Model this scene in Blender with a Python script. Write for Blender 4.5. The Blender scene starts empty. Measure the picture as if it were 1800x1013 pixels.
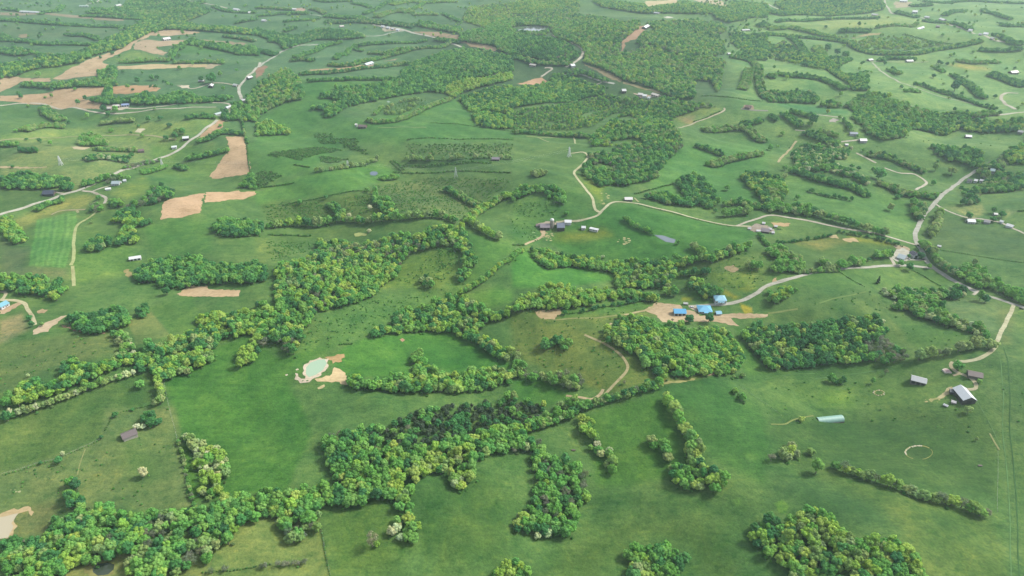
import bpy, bmesh, math, random
import numpy as np
from mathutils import Vector, Matrix, noise as mnoise
from mathutils.geometry import delaunay_2d_cdt

random.seed(7); RNG = np.random.default_rng(7)
scene = bpy.context.scene
COL = scene.collection

# ---------------------------------------------------------------- camera, world, sun, exposure
H, PITCH, FPX = 400.0, math.atan(706 / 1203.0), 1203.0
cam = bpy.data.cameras.new('camera'); cam_o = bpy.data.objects.new('camera', cam); COL.objects.link(cam_o)
cam.sensor_width = 36.0; cam.lens = 36.0 * FPX / 1800.0; cam.clip_start = 1.0; cam.clip_end = 40000
cam_o.location = (0, 0, H); cam_o.rotation_euler = (math.pi / 2 - PITCH, 0, 0); scene.camera = cam_o

SUN_EL, SUN_AZ = math.radians(45), math.radians(72)      # azimuth clockwise from +Y
world = bpy.data.worlds.new('World'); scene.world = world; world.use_nodes = True
wn = world.node_tree.nodes; wl = world.node_tree.links
sky = wn.new('ShaderNodeTexSky'); sky.sky_type = 'NISHITA'; sky.sun_disc = False
sky.sun_elevation = SUN_EL; sky.sun_rotation = SUN_AZ; sky.air_density = 1.0; sky.dust_density = 2.5; sky.altitude = 300
hs = wn.new('ShaderNodeHueSaturation'); hs.inputs['Saturation'].default_value = 0.45   # thin high cloud whitens the sky
wl.new(sky.outputs[0], hs.inputs['Color']); wl.new(hs.outputs[0], wn['Background'].inputs[0]); wn['Background'].inputs[1].default_value = 0.15
sun = bpy.data.lights.new('sun', 'SUN'); sun.energy = 2.9; sun.angle = math.radians(12); sun.color = (1.0, 0.955, 0.88)
sun_o = bpy.data.objects.new('sun', sun); COL.objects.link(sun_o)
sd = Vector((math.sin(SUN_AZ) * math.cos(SUN_EL), math.cos(SUN_AZ) * math.cos(SUN_EL), math.sin(SUN_EL)))
sun_o.rotation_euler = sd.to_track_quat('Z', 'Y').to_euler(); sun_o.location = (0, 800, 900)
scene.view_settings.view_transform = 'Standard'; scene.view_settings.look = 'None'
scene.view_settings.exposure = 1.0; scene.view_settings.gamma = 1.0
scene.cycles.max_bounces = 7; scene.cycles.diffuse_bounces = 4; scene.cycles.transmission_bounces = 3; scene.cycles.volume_bounces = 1
scene.cycles.transparent_max_bounces = 4
# ---------------------------------------------------------------- survey of the place
# every outline was measured on a 4x enlargement of a quarter-by-quarter sheet; (column, row) says which sheet
TY = (0, 253, 506, 760)
def tp(c, r, s):
    v = [float(q) for q in s.split()]
    return [(c * 450 + v[i] / 4.0, TY[r] + v[i + 1] / 4.0) for i in range(0, len(v), 2)]

WOODS = []   # (outline, mix of kinds, spacing factor, crown factor, place)
def W(c, r, mix, s, place='', sp=1.0, rs=1.0): WOODS.append((tp(c, r, s), mix, sp, rs, place))
HEDGES = []  # (line, mix, width in px, place)
def L(c, r, mix, w, s, place='', sp=1.0): HEDGES.append((tp(c, r, s), mix, w / 4.0, place, sp))
LONE = []    # (x, y, size px, kind letter, label)
def P(c, r, k, size, x, y, label=''): LONE.append((c * 450 + x / 4.0, TY[r] + y / 4.0, size / 4.0, k, label))

F = 'ggdddyo'
W(3,0,'dgyss','0 0 1800 0 1800 800 0 800',sp=11); W(0,0,'dgs','0 0 1800 0 1800 400 0 500',sp=11); W(0,0,'dgs','0 400 1700 400 1700 1012 0 1012',sp=13); W(1,0,'dgys','0 0 1800 0 1800 250 0 250',sp=10); W(3,0,'dgs','0 800 1800 800 1800 1400 0 1400',sp=12); W(2,0,'ygdo','1200 0 1800 0 1800 400 1480 400',sp=4.5)
# ---- sheet 0,0
W(0,0,'ggdydo','0 450 100 440 230 430 300 400 400 400 540 370 680 320 700 290 900 210 1000 140 1100 110 1300 110 1440 100 1300 150 1400 180 1800 210 1800 245 1400 212 1160 205 1060 222 920 290 860 335 680 380 560 435 420 460 240 480 100 535 0 545')
W(0,0,'gdo','0 335 160 340 300 380 420 385 560 380 560 420 300 410 240 375 100 390 0 370')
L(0,0,'gdd',40,'0 275 150 285 330 305 500 305 680 312'); L(0,0,'gdd',35,'460 240 560 245 690 275')
L(0,0,'dgd',45,'0 140 200 150 400 165 600 180 800 185 930 190')
W(0,0,'ddgo','620 90 860 110 1060 130 1440 100 1500 70 1440 50 1300 0 900 -10 860 50 780 60 640 60')
L(0,0,'dg',35,'300 85 400 75 440 40')
L(0,0,'dg',35,'560 110 900 125 1050 130')
W(0,0,'dgdg','1180 400 1220 420 1240 370 1330 310 1550 350 1700 385 1830 385 1800 330 1640 320 1520 300 1340 275 1300 290 1200 350')
L(0,0,'ggo',45,'840 430 1000 425 1190 418'); L(0,0,'go',30,'1220 435 1400 430 1570 440')
W(0,0,'gdgo','690 500 800 460 830 520 800 560 850 590 760 610 700 605 560 605 380 622 140 605 160 580 380 590 560 560 690 555')
W(0,0,'dgd','740 610 790 600 780 690 860 690 950 670 1050 640 1100 680 1220 650 1280 640 1400 680 1660 675 1600 700 1560 710 1400 718 1200 725 1000 732 740 728 600 700 720 682')
P(0,0,'d',50,730,757,'dark round tree on the left of the pale farmyard below the ploughed fields'); P(0,0,'g',48,808,765,'green round tree on the right of the pale farmyard below the ploughed fields')
L(0,0,'god',60,'310 750 350 800 430 840'); L(0,0,'goo',55,'160 915 240 890 340 880 450 885')
L(0,0,'oo',30,'700 865 820 850 940 842'); P(0,0,'d',40,1042,832); P(0,0,'d',38,1125,824); P(0,0,'g',35,612,812)
P(0,0,'d',45,965,565); P(0,0,'d',40,1065,545); P(0,0,'d',40,1103,542); P(0,0,'d',75,1485,545); P(0,0,'d',45,1412,550)
L(0,0,'dg',28,'1300 828 1380 815 1520 818'); P(0,0,'d',50,1425,798)
W(0,0,'gdg','1530 835 1560 780 1680 715 1800 690 1800 850 1700 835 1600 845')
W(0,0,'ogo','540 1020 560 950 680 940 740 980 760 1020'); P(0,0,'g',40,350,1000)
P(0,0,'o',55,1245,915); P(0,0,'d',50,1282,920); P(0,0,'d',42,1165,965); P(0,0,'d',50,1230,955); P(0,0,'d',28,972,880); P(0,0,'d',22,920,932); P(0,0,'d',24,183,975)
L(0,0,'gd',40,'1380 990 1480 965 1560 925 1700 935')
L(0,0,'god',14,'1700 850 1725 960 1745 1012'); L(0,0,'gd',30,'0 1012 120 1010')
L(0,0,'gd',40,'0 250 60 270'); L(0,0,'do',28,'1570 250 1680 265 1790 285'); P(0,0,'g',50,265,515)
L(0,0,'dg',40,'1100 40 1300 30 1440 10'); L(0,0,'dg',35,'1500 40 1640 80 1800 85'); L(0,0,'dg',40,'1650 160 1800 135')
L(0,0,'dg',30,'20 60 300 95'); L(0,0,'g',26,'900 0 1000 8'); L(0,0,'dg',45,'1700 720 1790 690'); P(0,0,'d',35,1735,665)
# ---- sheet 1,0
W(1,0,'ggody','-120 760 -60 690 0 590 100 530 230 480 300 540 340 640 330 690 200 720 100 760 0 840 -110 850')
W(1,0,'gyg','0 860 80 850 180 880 250 915 240 940 100 945 0 950')
L(1,0,'gdo',42,'240 425 400 422'); L(1,0,'gd',38,'270 400 400 360 480 320 600 290'); L(1,0,'od',36,'300 515 450 510 650 492 850 465 1000 450 1150 440')
L(1,0,'gd',32,'360 568 500 557 700 550 900 550 1010 552')
W(1,0,'ddggdo','1020 500 1080 460 1200 400 1320 360 1450 340 1600 350 1810 400 1810 500 1700 510 1500 560 1400 600 1320 650 1220 640 1000 670 900 690 750 720 640 750 540 820 470 820 490 770 390 770 390 740 500 730 620 700 440 685 460 650 560 640 550 610 750 600 900 575 1000 560')
W(1,0,'yyg','1330 650 1330 600 1450 560 1700 530 1800 500 1800 560 1600 600 1440 650 1400 690')
L(1,0,'ogo',34,'780 840 850 855 980 845 1100 800 1250 730 1370 690'); L(1,0,'go',20,'830 800 890 750')
W(1,0,'gdyg','1420 690 1520 660 1600 625 1800 600 1810 900 1620 893 1550 870 1500 780')
L(1,0,'gdo',36,'500 450 640 455 750 430 900 400 1050 360 1250 330 1360 300'); L(1,0,'dg',34,'560 410 640 370 680 330 800 305 980 300 1200 280')
L(1,0,'dg',28,'690 340 750 355'); L(1,0,'ogd',50,'800 370 920 375 985 345 1080 345'); L(1,0,'dg',36,'1260 270 1430 292')
W(1,0,'dddgo','-10 190 60 215 200 240 300 250 400 210 480 200 600 210 760 240 780 262 560 275 420 275 300 312 200 350 170 310 60 262 0 245')
L(1,0,'dg',40,'200 215 280 190'); L(1,0,'dd',50,'0 350 140 380'); L(1,0,'dg',36,'80 285 190 290')
L(1,0,'dg',25,'190 150 300 140 450 125'); L(1,0,'ddo',50,'480 150 640 150 800 150 1000 165 1110 185')
W(1,0,'dgo','1080 170 1180 190 1430 232 1440 190 1300 180 1200 150')
L(1,0,'gd',36,'680 20 800 50'); L(1,0,'gd',28,'760 95 850 60 960 10'); L(1,0,'go',30,'0 50 250 62'); L(1,0,'gd',40,'0 110 220 90 360 95')
W(1,0,'dggo','1420 290 1430 232 1600 200 1600 150 1810 100 1810 390 1700 345 1690 320 1500 295')
L(1,0,'go',40,'1100 100 1280 100'); L(1,0,'dg',35,'1320 95 1440 150'); L(1,0,'go',60,'850 120 960 80 1110 80')
W(1,0,'oyg','1450 120 1500 50 1810 20 1810 130 1600 190 1460 150',sp=1.35)
L(1,0,'gy',45,'950 30 1080 10 1200 15 1400 10'); L(1,0,'g',25,'1100 60 1180 20'); L(1,0,'gd',45,'480 110 700 120 760 140')
L(1,0,'go',40,'1000 60 1100 75'); L(1,0,'go',30,'380 60 480 90'); L(1,0,'gd',22,'400 0 520 10 680 5')
W(1,0,'s','410 940 530 940 560 970 700 975 720 1010 460 1010',sp=.8); L(1,0,'s',18,'1060 985 1180 970 1500 975 1800 980'); L(1,0,'s',8,'1220 862 1560 890 1800 920')
W(1,0,'sso','900 730 1100 680 1240 680 1180 720 1080 770 1000 800 900 800',sp=1.2)
# ---- sheet 2,0
W(2,0,'ddgobgyod','0 100 130 100 350 60 470 20 480 60 440 100 560 110 700 130 740 150 880 140 920 180 800 260 760 300 755 372 880 350 860 300 900 250 960 200 950 150 1100 145 1280 140 1480 170 1510 210 1450 250 1500 320 1500 370 1400 400 1500 430 1480 520 1470 600 1440 650 1420 600 1400 570 1290 560 1280 620 1290 685 1150 690 1000 620 800 562 640 480 590 460 500 430 510 370 490 330 410 290 310 260 270 210 230 245 60 245 -10 230')
W(2,0,'dddgb','0 240 300 272 400 312 480 370 460 400 400 430 350 440 130 400 0 380')
L(2,0,'gdo',36,'0 400 200 438 420 450'); W(2,0,'dgd','350 500 500 490 640 540 720 585 640 565 500 522 400 530')
W(2,0,'gdgy','0 620 250 585 290 520 440 540 560 595 700 620 640 640 500 680 300 710 0 750')
W(2,0,'gdgyo','0 765 300 735 640 655 760 675 900 690 960 700 860 760 700 800 560 880 400 905 0 900',sp=1.15,rs=.62)
W(2,0,'ogdgyb','640 655 760 675 900 690 960 700 1100 680 1280 720 1450 740 1540 750 1350 750 1290 770 1160 810 1110 850 1180 920 1200 1020 560 1020 540 960 620 900 760 800 900 740',rs=.85)
L(2,0,'ogdg',40,'0 925 200 935 400 945 540 955'); L(2,0,'dg',24,'0 745 300 712 500 680 640 645')
L(2,0,'go',60,'1670 480 1650 560 1620 620'); L(2,0,'dgo',50,'1520 390 1700 440 1740 560 1770 660 1800 690')
W(2,0,'gdy','1540 290 1560 210 1650 240 1800 230 1800 420 1700 420 1560 390 1640 340 1570 320')
W(2,0,'ggyd','540 -5 930 30 960 55 1150 30 1180 10 1440 45 1510 50 1560 5 1800 30 1800 120 1700 118 1520 160 1450 130 1400 95 1200 90 900 90 640 50')
L(2,0,'dg',60,'1730 180 1800 165'); L(2,0,'s',10,'1330 675 1500 680 1760 710')
L(2,0,'oog',55,'1340 910 1500 900 1650 900 1720 960 1770 990'); L(2,0,'dg',50,'1600 870 1680 860 1750 840'); L(2,0,'s',18,'1270 860 1380 820 1460 785')
W(2,0,'gy','0 20 100 0 470 0 470 20 350 55 130 95 0 95')
# ---- sheet 3,0
L(3,0,'ddg',34,'60 148 250 143 500 130 780 122')
W(3,0,'gdyg','0 60 120 80 40 20 120 0 800 0 830 60 700 90 430 110 200 100 100 110 0 90')
L(3,0,'gdyg',42,'0 238 150 250 400 275 550 292 650 345 800 372 1050 370 1200 345 1380 310 1500 282')
L(3,0,'gy',38,'150 185 300 220 500 262'); L(3,0,'gd',48,'500 212 720 218'); L(3,0,'go',26,'760 190 1000 182 1050 160')
W(3,0,'gyo','600 300 800 240 1100 280 1300 300 1000 350 700 340',sp=1.7); L(3,0,'gd',48,'150 260 230 320 310 400')
W(3,0,'gdyb','0 330 120 280 200 350 330 420 480 400 560 390 520 460 440 490 300 470 0 400',sp=1.4)
L(3,0,'dg',46,'60 512 200 530 400 560 545 620'); L(3,0,'ygd',85,'330 380 390 430 450 480 560 545 660 625')
L(3,0,'dg',50,'480 440 575 410'); W(3,0,'dg','560 530 700 500 710 590 580 575')
W(3,0,'gdo','0 640 300 640 380 690 330 722 0 712')
W(3,0,'ydggo','350 730 450 700 540 740 600 690 640 665 750 640 850 690 1000 730 1150 785 1300 790 1640 780 1640 800 1380 830 1500 850 1800 830 1800 900 1700 925 1500 930 1350 905 1250 950 1100 912 1000 900 980 960 800 978 700 940 640 860 580 820 620 785 540 745 440 755')
L(3,0,'gs',30,'960 632 1070 637'); P(3,0,'y',45,852,662); P(3,0,'y',50,748,655)
L(3,0,'gd',28,'1020 580 1150 620 1350 680 1600 762'); L(3,0,'gd',60,'1300 520 1400 580 1510 680'); P(3,0,'d',75,1322,600,'dark round tree beside the pale farm lane on the far right hillside')
L(3,0,'dg',52,'860 482 920 512'); L(3,0,'g',30,'1170 470 1240 502'); P(3,0,'d',35,1170,527); P(3,0,'d',30,1222,438); P(3,0,'d',28,1262,446)
L(3,0,'go',36,'1320 422 1450 435 1620 435'); L(3,0,'gd',40,'780 422 860 405 1040 412'); L(3,0,'gdd',85,'1560 512 1700 560 1810 600')
L(3,0,'gd',32,'1480 345 1640 352 1790 340'); L(3,0,'gd',45,'1240 105 1380 72'); L(3,0,'gd',45,'1000 40 1150 30'); L(3,0,'dg',26,'1510 62 1600 95 1710 132')
L(3,0,'dg',40,'900 82 1050 118'); L(3,0,'gd',40,'1100 140 1350 170 1430 205'); L(3,0,'dg',55,'1600 240 1700 285 1790 300'); L(3,0,'dg',40,'1650 165 1680 180 1800 178')
L(3,0,'gd',50,'100 790 160 830 230 880'); L(3,0,'gd',36,'150 775 330 815'); P(3,0,'d',70,322,835); L(3,0,'gd',55,'260 920 380 970 490 1005'); L(3,0,'go',42,'350 920 490 950'); P(3,0,'g',38,103,932)
L(3,0,'gd',35,'1100 10 1400 5 1800 20'); L(3,0,'gd',25,'530 840 600 930 640 960'); L(3,0,'d',30,'10 800 60 840')
P(3,0,'d',55,490,360); P(3,0,'d',65,550,375); P(3,0,'d',55,425,325); L(3,0,'gd',40,'0 520 50 540')
L(3,0,'gy',45,'0 200 120 190'); L(3,0,'gy',50,'340 320 380 380 400 420'); L(3,0,'s',20,'950 230 1200 290 1300 300')
# ---- sheet 0,1
W(0,1,'ddgd','0 250 100 200 200 200 370 230 440 210 520 290 500 330 350 310 100 310 0 305')
L(0,1,'d',36,'130 38 250 45'); P(0,1,'d',28,85,155); L(0,1,'dwgd',60,'600 105 690 85 800 100 890 110'); P(0,1,'d',45,905,92); P(0,1,'d',38,924,75)
L(0,1,'dg',46,'570 285 640 265 750 225'); L(0,1,'bg',25,'860 165 1010 132 1120 110'); L(0,1,'gdo',36,'650 30 700 35 960 35'); 
L(0,1,'gd',42,'1300 105 1450 75 1600 38'); L(0,1,'dg',42,'1230 148 1310 175'); L(0,1,'g',40,'1000 200 1040 190 1160 150')
W(0,1,'gdbg','770 400 850 380 880 430 1040 370 1060 310 1120 290 1220 320 1215 365 1120 405 950 435 850 440 790 440')
W(0,1,'gydd','820 500 850 460 950 440 990 520 1080 540 1060 570 960 580 960 640 980 690 930 710 820 700 840 620 880 570 860 540 770 540')
W(0,1,'gdo','600 690 700 650 760 640 790 700 700 740 640 765 600 740')
W(0,1,'ygy','0 500 80 510 110 560 190 660 180 690 100 700 30 640 0 600')
W(0,1,'dgb','620 450 680 405 730 445 700 470 640 470'); P(0,1,'g',42,690,370); L(0,1,'gd',42,'250 458 350 412 440 388')
W(0,1,'ggdgd','940 920 1000 840 1100 810 1380 780 1500 850 1800 830 1890 880 1890 930 1800 970 1500 980 1350 985 1280 1010 1140 1005 1100 975 960 960','in the long dark wood under the white roofed barn')
W(0,1,'ggdd','1490 580 1530 530 1600 520 1760 530 1850 560 1840 630 1700 645 1560 640 1490 610','in the small oval wood below the two ploughed patches')
W(0,1,'ygd','0 930 60 920 250 940 400 950 480 985 450 1050 400 1090 300 1070 100 1035 0 1020','in the wood above the tan farmyard at the left edge')
W(0,1,'gdg','1690 290 1750 200 1800 230 1800 310 1700 300'); L(0,1,'s',10,'1735 0 1745 120 1760 200')
P(0,1,'o',30,640,545); L(0,1,'g',30,'700 240 900 235'); L(0,1,'b',30,'740 270 800 250')
# ---- sheet 1,1
W(1,1,'yggydbo','130 1012 140 830 280 820 420 750 410 720 430 680 560 680 740 700 900 660 1000 640 1100 640 1200 600 1300 570 1400 590 1460 560 1470 600 1500 680 1540 760 1560 830 1500 930 1430 970 1400 960 1440 860 1420 740 1350 710 1200 740 1100 760 1020 850 1000 910 900 980 850 1012','in the big wood left of centre')
W(1,2,'yggdyb','0 90 60 100 110 130 150 200 130 0 850 -10 840 60 600 120 400 170 400 220 340 290 310 400 310 440 220 460 180 420 180 380 90 370 0 470','in the big wood left of centre')
W(1,1,'gdo','1150 930 1200 910 1270 970 1240 1010 1150 1000')
L(1,1,'gdoyg',62,'80 580 250 560 400 565 600 530 750 540 900 520 1100 510 1300 500 1420 540'); L(1,1,'dg',55,'520 410 570 460 600 485')
W(1,1,'dgy','800 330 850 320 860 380 930 370 960 430 950 500 880 470 820 400'); L(1,1,'s',22,'70 620 220 625 380 630')
P(1,1,'w',42,655,500,'white flowering tree at the foot of the scrub slope'); P(1,1,'w',48,800,440,'tall white flowering tree standing in the scrub field'); P(1,1,'w',36,795,605,'pale blossom tree beside the small straw coloured patch')
L(1,1,'dgo',52,'1330 310 1400 340 1500 400 1580 440'); L(1,1,'oyg',80,'1480 540 1560 470 1680 400 1800 350'); L(1,1,'oyg',62,'1500 540 1600 610 1710 660')
L(1,1,'g',36,'870 240 1000 225'); L(1,1,'s',12,'180 430 480 370 800 330'); P(1,1,'g',45,305,400); P(1,1,'d',35,490,370); P(1,1,'g',40,780,320)
W(1,1,'s','60 70 250 40 440 20 640 40 430 70 300 115 200 90 120 90',sp=.55); W(1,1,'s','450 80 640 110 540 135 470 130',sp=.55); W(1,1,'s','580 0 700 0 790 70 700 50',sp=.6)
W(1,1,'s','0 200 100 190 180 230 80 280 0 300',sp=.55); L(1,1,'s',20,'0 295 120 280 270 255'); L(1,1,'so',26,'400 190 560 165 700 145 860 100'); L(1,1,'s',20,'260 130 380 150')
L(1,1,'s',44,'950 100 1030 170'); P(1,1,'y',45,15,600); W(1,1,'gd','0 850 30 880 90 900 90 960 0 960')
W(1,1,'t','40 430 500 370 560 560 100 570',sp=1.0); W(1,1,'t','820 300 1300 230 1800 250 1560 440 1400 520 960 470',sp=1.1); W(1,1,'t','600 380 800 340 880 480 620 500',sp=1.0)
W(1,1,'t','1260 720 1400 730 1430 860 1280 880',sp=.9); W(1,1,'t','980 960 1280 760 1380 900 1300 1000',sp=1.3); W(1,1,'t','60 680 400 690 400 740 200 800 100 820',sp=1.2)
L(1,1,'s',34,'1030 135 1300 130 1650 122'); L(1,1,'so',30,'1050 98 1400 92 1800 92'); W(1,1,'ts','1060 0 1800 0 1800 80 1060 80',sp=1.1); L(1,1,'s',24,'960 180 1200 190 1500 175 1800 185')
L(1,1,'yg',42,'1480 1010 1600 950 1740 830 1810 790','in the thin line of trees along the valley field')
W(1,1,'s','200 950 260 1000 160 1012',sp=1)
W(1,2,'t','340 340 500 380 760 300 1000 140 1300 30 900 60 480 180',sp=1.6); W(1,2,'t','330 380 700 240 1100 60 1500 -50 1400 50 900 240 700 350 400 450',sp=2.2)
W(2,1,'t','0 480 240 680 160 700 0 600',sp=2); W(2,1,'t','1180 840 1640 760 1800 800 1800 1000 1400 1012 1180 940',sp=2.2); W(0,2,'t','-50 430 430 350 800 340 900 420 450 560 0 740',sp=3.2); W(0,3,'t','-50 330 700 60 1200 0 1340 500 700 520 0 540',sp=4)
W(2,2,'t','0 170 940 100 1010 190 620 300 860 480 1060 640 640 750 480 590 250 560 0 430',sp=3); W(3,2,'t','0 100 700 0 860 100 1300 250 1450 300 1300 450 1000 400 740 180',sp=4); W(3,2,'t','0 650 700 640 1200 680 1600 500 1800 500 1800 1012 0 1012',sp=6)
# ---- sheet 2,1
W(2,1,'gdgbdo','540 60 700 60 760 0 1220 0 1130 80 1050 160 1040 230 960 250 800 280 620 290 500 210 490 170 540 120','in the wood right of the upper pylon')
W(2,1,'gddgo','1130 260 1250 210 1330 220 1420 310 1440 370 1460 420 1380 450 1340 430 1180 430 1050 410 940 370 960 340 1060 340 1180 370 1210 360 1190 320')
L(2,1,'gdo',60,'1480 420 1600 400 1680 430 1800 440'); L(2,1,'go',56,'1470 490 1560 490 1680 470'); P(2,1,'d',36,1430,465)
P(2,1,'g',48,1515,300,'lone green tree in the open field right of the middle farm'); W(2,1,'gdyd','1590 230 1650 190 1800 200 1930 270 1940 350 1880 420 1800 440 1760 390 1700 320')
L(2,1,'ogo',60,'1370 130 1420 140 1500 110 1640 80 1750 60'); L(2,1,'gd',34,'1290 0 1400 40 1480 70')
W(2,1,'ygdg','0 340 60 290 130 290 300 280 350 330 400 380 360 430 290 390 200 340 140 330 0 400'); L(2,1,'o',75,'150 215 220 190')
L(2,1,'gd',36,'780 505 870 570 1000 622'); P(2,1,'g',34,1170,690); L(2,1,'gdo',66,'1260 700 1310 740 1370 800')
W(2,1,'ggydo','120 730 230 740 380 770 560 800 700 830 840 800 1020 820 1150 780 1300 800 1500 740 1640 690 1740 720 1640 740 1500 790 1420 820 1300 830 1150 860 1160 920 1100 1012 740 1012 720 920 640 890 480 860 350 860 280 880 200 850','in the long belt of trees below the middle farm')
L(2,1,'gd',46,'1180 910 1380 890'); L(2,1,'go',60,'1640 850 1750 860'); L(2,1,'gy',42,'0 790 80 740'); L(2,1,'gd',36,'1740 620 1800 700')
L(2,1,'s',14,'850 350 1130 280'); L(2,1,'s',12,'880 425 1150 490 1350 543 1540 580'); W(2,1,'gdyo','1260 920 1330 960 1450 1012 1240 1012'); P(2,1,'w',34,640,790)
W(2,1,'gyg','170 1012 200 990 300 985 450 1000 460 1012'); L(2,1,'s',20,'0 690 80 690'); P(2,1,'g',40,385,480); W(2,1,'t','0 420 260 380 360 480 200 520 40 500',sp=1.4)
# ---- sheet 3,1
W(3,1,'dgwdo','160 80 240 0 600 20 550 100 420 100 470 130 600 180 680 230 750 290 690 285 620 235 440 192 350 172 240 200 150 190 200 150')
L(3,1,'ddg',58,'160 180 300 220 450 262 620 310 700 362'); L(3,1,'sd',24,'270 310 400 350 590 385')
P(3,1,'d',95,790,195,'large dark spreading tree on the slope under the winding lane'); L(3,1,'gdo',66,'770 262 850 290 950 340 1080 352 1180 370'); W(3,1,'godd','1000 400 1090 400 1130 470 1060 550 1020 500 1000 460')
L(3,1,'gdo',48,'690 65 850 90 1000 150 1100 190'); P(3,1,'o',55,1182,162); P(3,1,'o',62,1300,182)
W(3,1,'dgd','1140 0 1500 40 1520 130 1480 180 1380 130 1280 120 1180 60'); P(3,1,'d',24,1195,120)
W(3,1,'gdobd','1460 170 1640 80 1680 140 1650 190 1750 210 1800 190 1810 310 1680 330 1500 340 1480 420 1360 420 1420 320 1500 290 1540 240 1490 240')
W(3,1,'gyd','1650 60 1800 -10 1810 140 1680 130'); P(3,1,'o',55,865,442,'pale green lone tree in the middle of the sloping field left of the county road')
W(3,1,'yggo','0 230 60 240 120 270 120 350 80 420 280 440 300 500 0 470'); P(3,1,'o',40,122,220)
L(3,1,'ogdo',70,'170 430 300 470 450 520 600 560 720 600 850 632'); L(3,1,'sd',30,'480 600 600 620 800 660 950 702'); L(3,1,'sd',26,'60 682 250 660 450 625')
L(3,1,'oo',75,'1200 480 1190 560 1150 640'); L(3,1,'gdo',60,'1080 690 1150 760 1200 830 1350 925'); W(3,1,'gog','1350 850 1450 820 1530 860 1540 930 1660 960 1660 1012 1450 1012 1380 930')
L(3,1,'s',11,'1200 740 1500 790 1800 832'); W(3,1,'go','0 720 60 700 180 770 180 800 0 790'); W(3,1,'go','20 860 80 800 230 800 260 870 240 900 20 892'); L(3,1,'go',75,'370 810 440 870 650 832')
P(3,1,'c',44,780,955,'dark pointed cedar in the pasture below the gravel road'); P(3,1,'d',62,1000,860); L(3,1,'go',32,'250 890 500 880'); L(3,1,'sd',16,'480 880 600 960 680 1002'); L(3,1,'s',13,'1010 880 1100 930 1220 1000')
L(3,1,'gd',66,'745 785 880 772'); P(3,1,'d',30,710,808); P(3,1,'d',52,1417,500); P(3,1,'d',50,1590,520); P(3,1,'d',52,1650,490); P(3,1,'d',44,1590,465); P(3,1,'g',36,1480,540)
P(3,1,'d',60,1080,775); P(3,1,'d',30,990,790); P(3,1,'g',46,935,835); P(3,1,'g',40,1135,855); L(3,1,'s',30,'1740 450 1800 455'); L(3,1,'gs',14,'0 590 100 600'); P(3,1,'g',40,1360,310)
# ---- sheet 0,2
W(0,2,'ddgg','450 230 520 190 700 150 820 130 910 180 910 240 850 280 740 310 620 315 560 290 470 260','in the dark oval wood below the striped hayfield')
P(0,2,'d',72,1165,12,'dark round tree just left of the tan ploughed strip'); W(0,2,'bgd','970 160 1030 120 1050 190 980 215')
P(0,2,'d',58,795,315,'dark round tree at the right end of the dark oval wood'); W(0,2,'owog','790 350 850 290 910 310 930 380 960 430 960 480 840 440','in the pale clump between the dark oval wood and the long belt')
W(0,2,'gyydgo','0 830 30 760 150 700 140 640 300 640 320 690 420 640 450 560 440 540 500 480 600 520 640 560 760 480 860 430 970 460 1000 400 1190 370 1260 310 1400 290 1370 190 1480 160 1600 180 1800 130 1830 300 1740 330 1560 350 1540 400 1480 430 1530 490 1450 540 1320 590 1150 640 1110 660 1060 600 1050 570 960 590 930 540 780 570 680 640 520 680 420 730 300 770 140 830 60 830','in the long diagonal belt, left')
L(0,2,'owgo',52,'0 905 60 880 250 832 450 760 600 700 800 630 950 580','in the pale hedge along the strip field')
P(0,2,'d',80,40,900,'dark green tree at the left edge by the end of the pale hedge'); P(0,2,'w',55,62,868,'whitish flowering tree at the left edge above the dark tree'); P(0,2,'w',30,195,615)
P(0,2,'g',72,978,670,'lone round green tree in the strip field under the diagonal belt'); L(0,2,'oyo',52,'1110 670 1130 720 1140 780 1090 800','in the short column ending the strip field')
L(0,2,'s',13,'1060 820 930 850 800 890 760 960 735 1000'); P(0,2,'d',46,805,888,'dark small tree on the fence line right of the strip field'); P(0,2,'d',30,930,852)
W(0,2,'gd','1000 910 1060 860 1140 920 1090 960 1020 1000','in the dark clump just above the weathered barn',rs=.9); P(0,2,'w',52,958,970,'cream blossom tree touching the weathered barn'); P(0,2,'w',45,1002,972,'second cream blossom tree right of the weathered barn')
W(0,2,'ygy','1620 540 1690 460 1720 400 1800 330 1810 500 1720 540 1650 560','in the small yellow green clump above the pond'); P(0,2,'s',25,1180,850)
P(0,2,'d',46,202,205,'upper dark tree beside the farm track at the left edge'); P(0,2,'d',46,220,252,'lower dark tree beside the farm track at the left edge'); P(0,2,'o',40,290,250)
# ---- sheet 1,2
W(1,2,'ggydo','780 340 820 280 940 240 960 190 1060 140 1200 120 1300 70 1450 60 1560 100 1640 170 1800 120 1810 190 1700 220 1600 250 1560 290 1650 370 1800 440 1800 560 1700 500 1560 400 1400 320 1340 300 1100 310 960 310 880 330','in the wood behind the pond paddock')
L(1,2,'yg',42,'1400 40 1500 0','in the thin line of trees along the valley field')
W(1,2,'ggygod','1080 480 1100 440 1180 430 1190 500 1250 560 1340 600 1500 580 1700 540 1800 560 1850 600 1800 650 1700 690 1560 720 1400 730 1200 725 950 720 880 700 700 710 640 660 660 610 760 640 880 650 960 600 1100 610 1100 540','in the curved wood by the round pond')
L(1,2,'s',22,'570 378 670 372'); P(1,2,'s',20,350,432)
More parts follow.
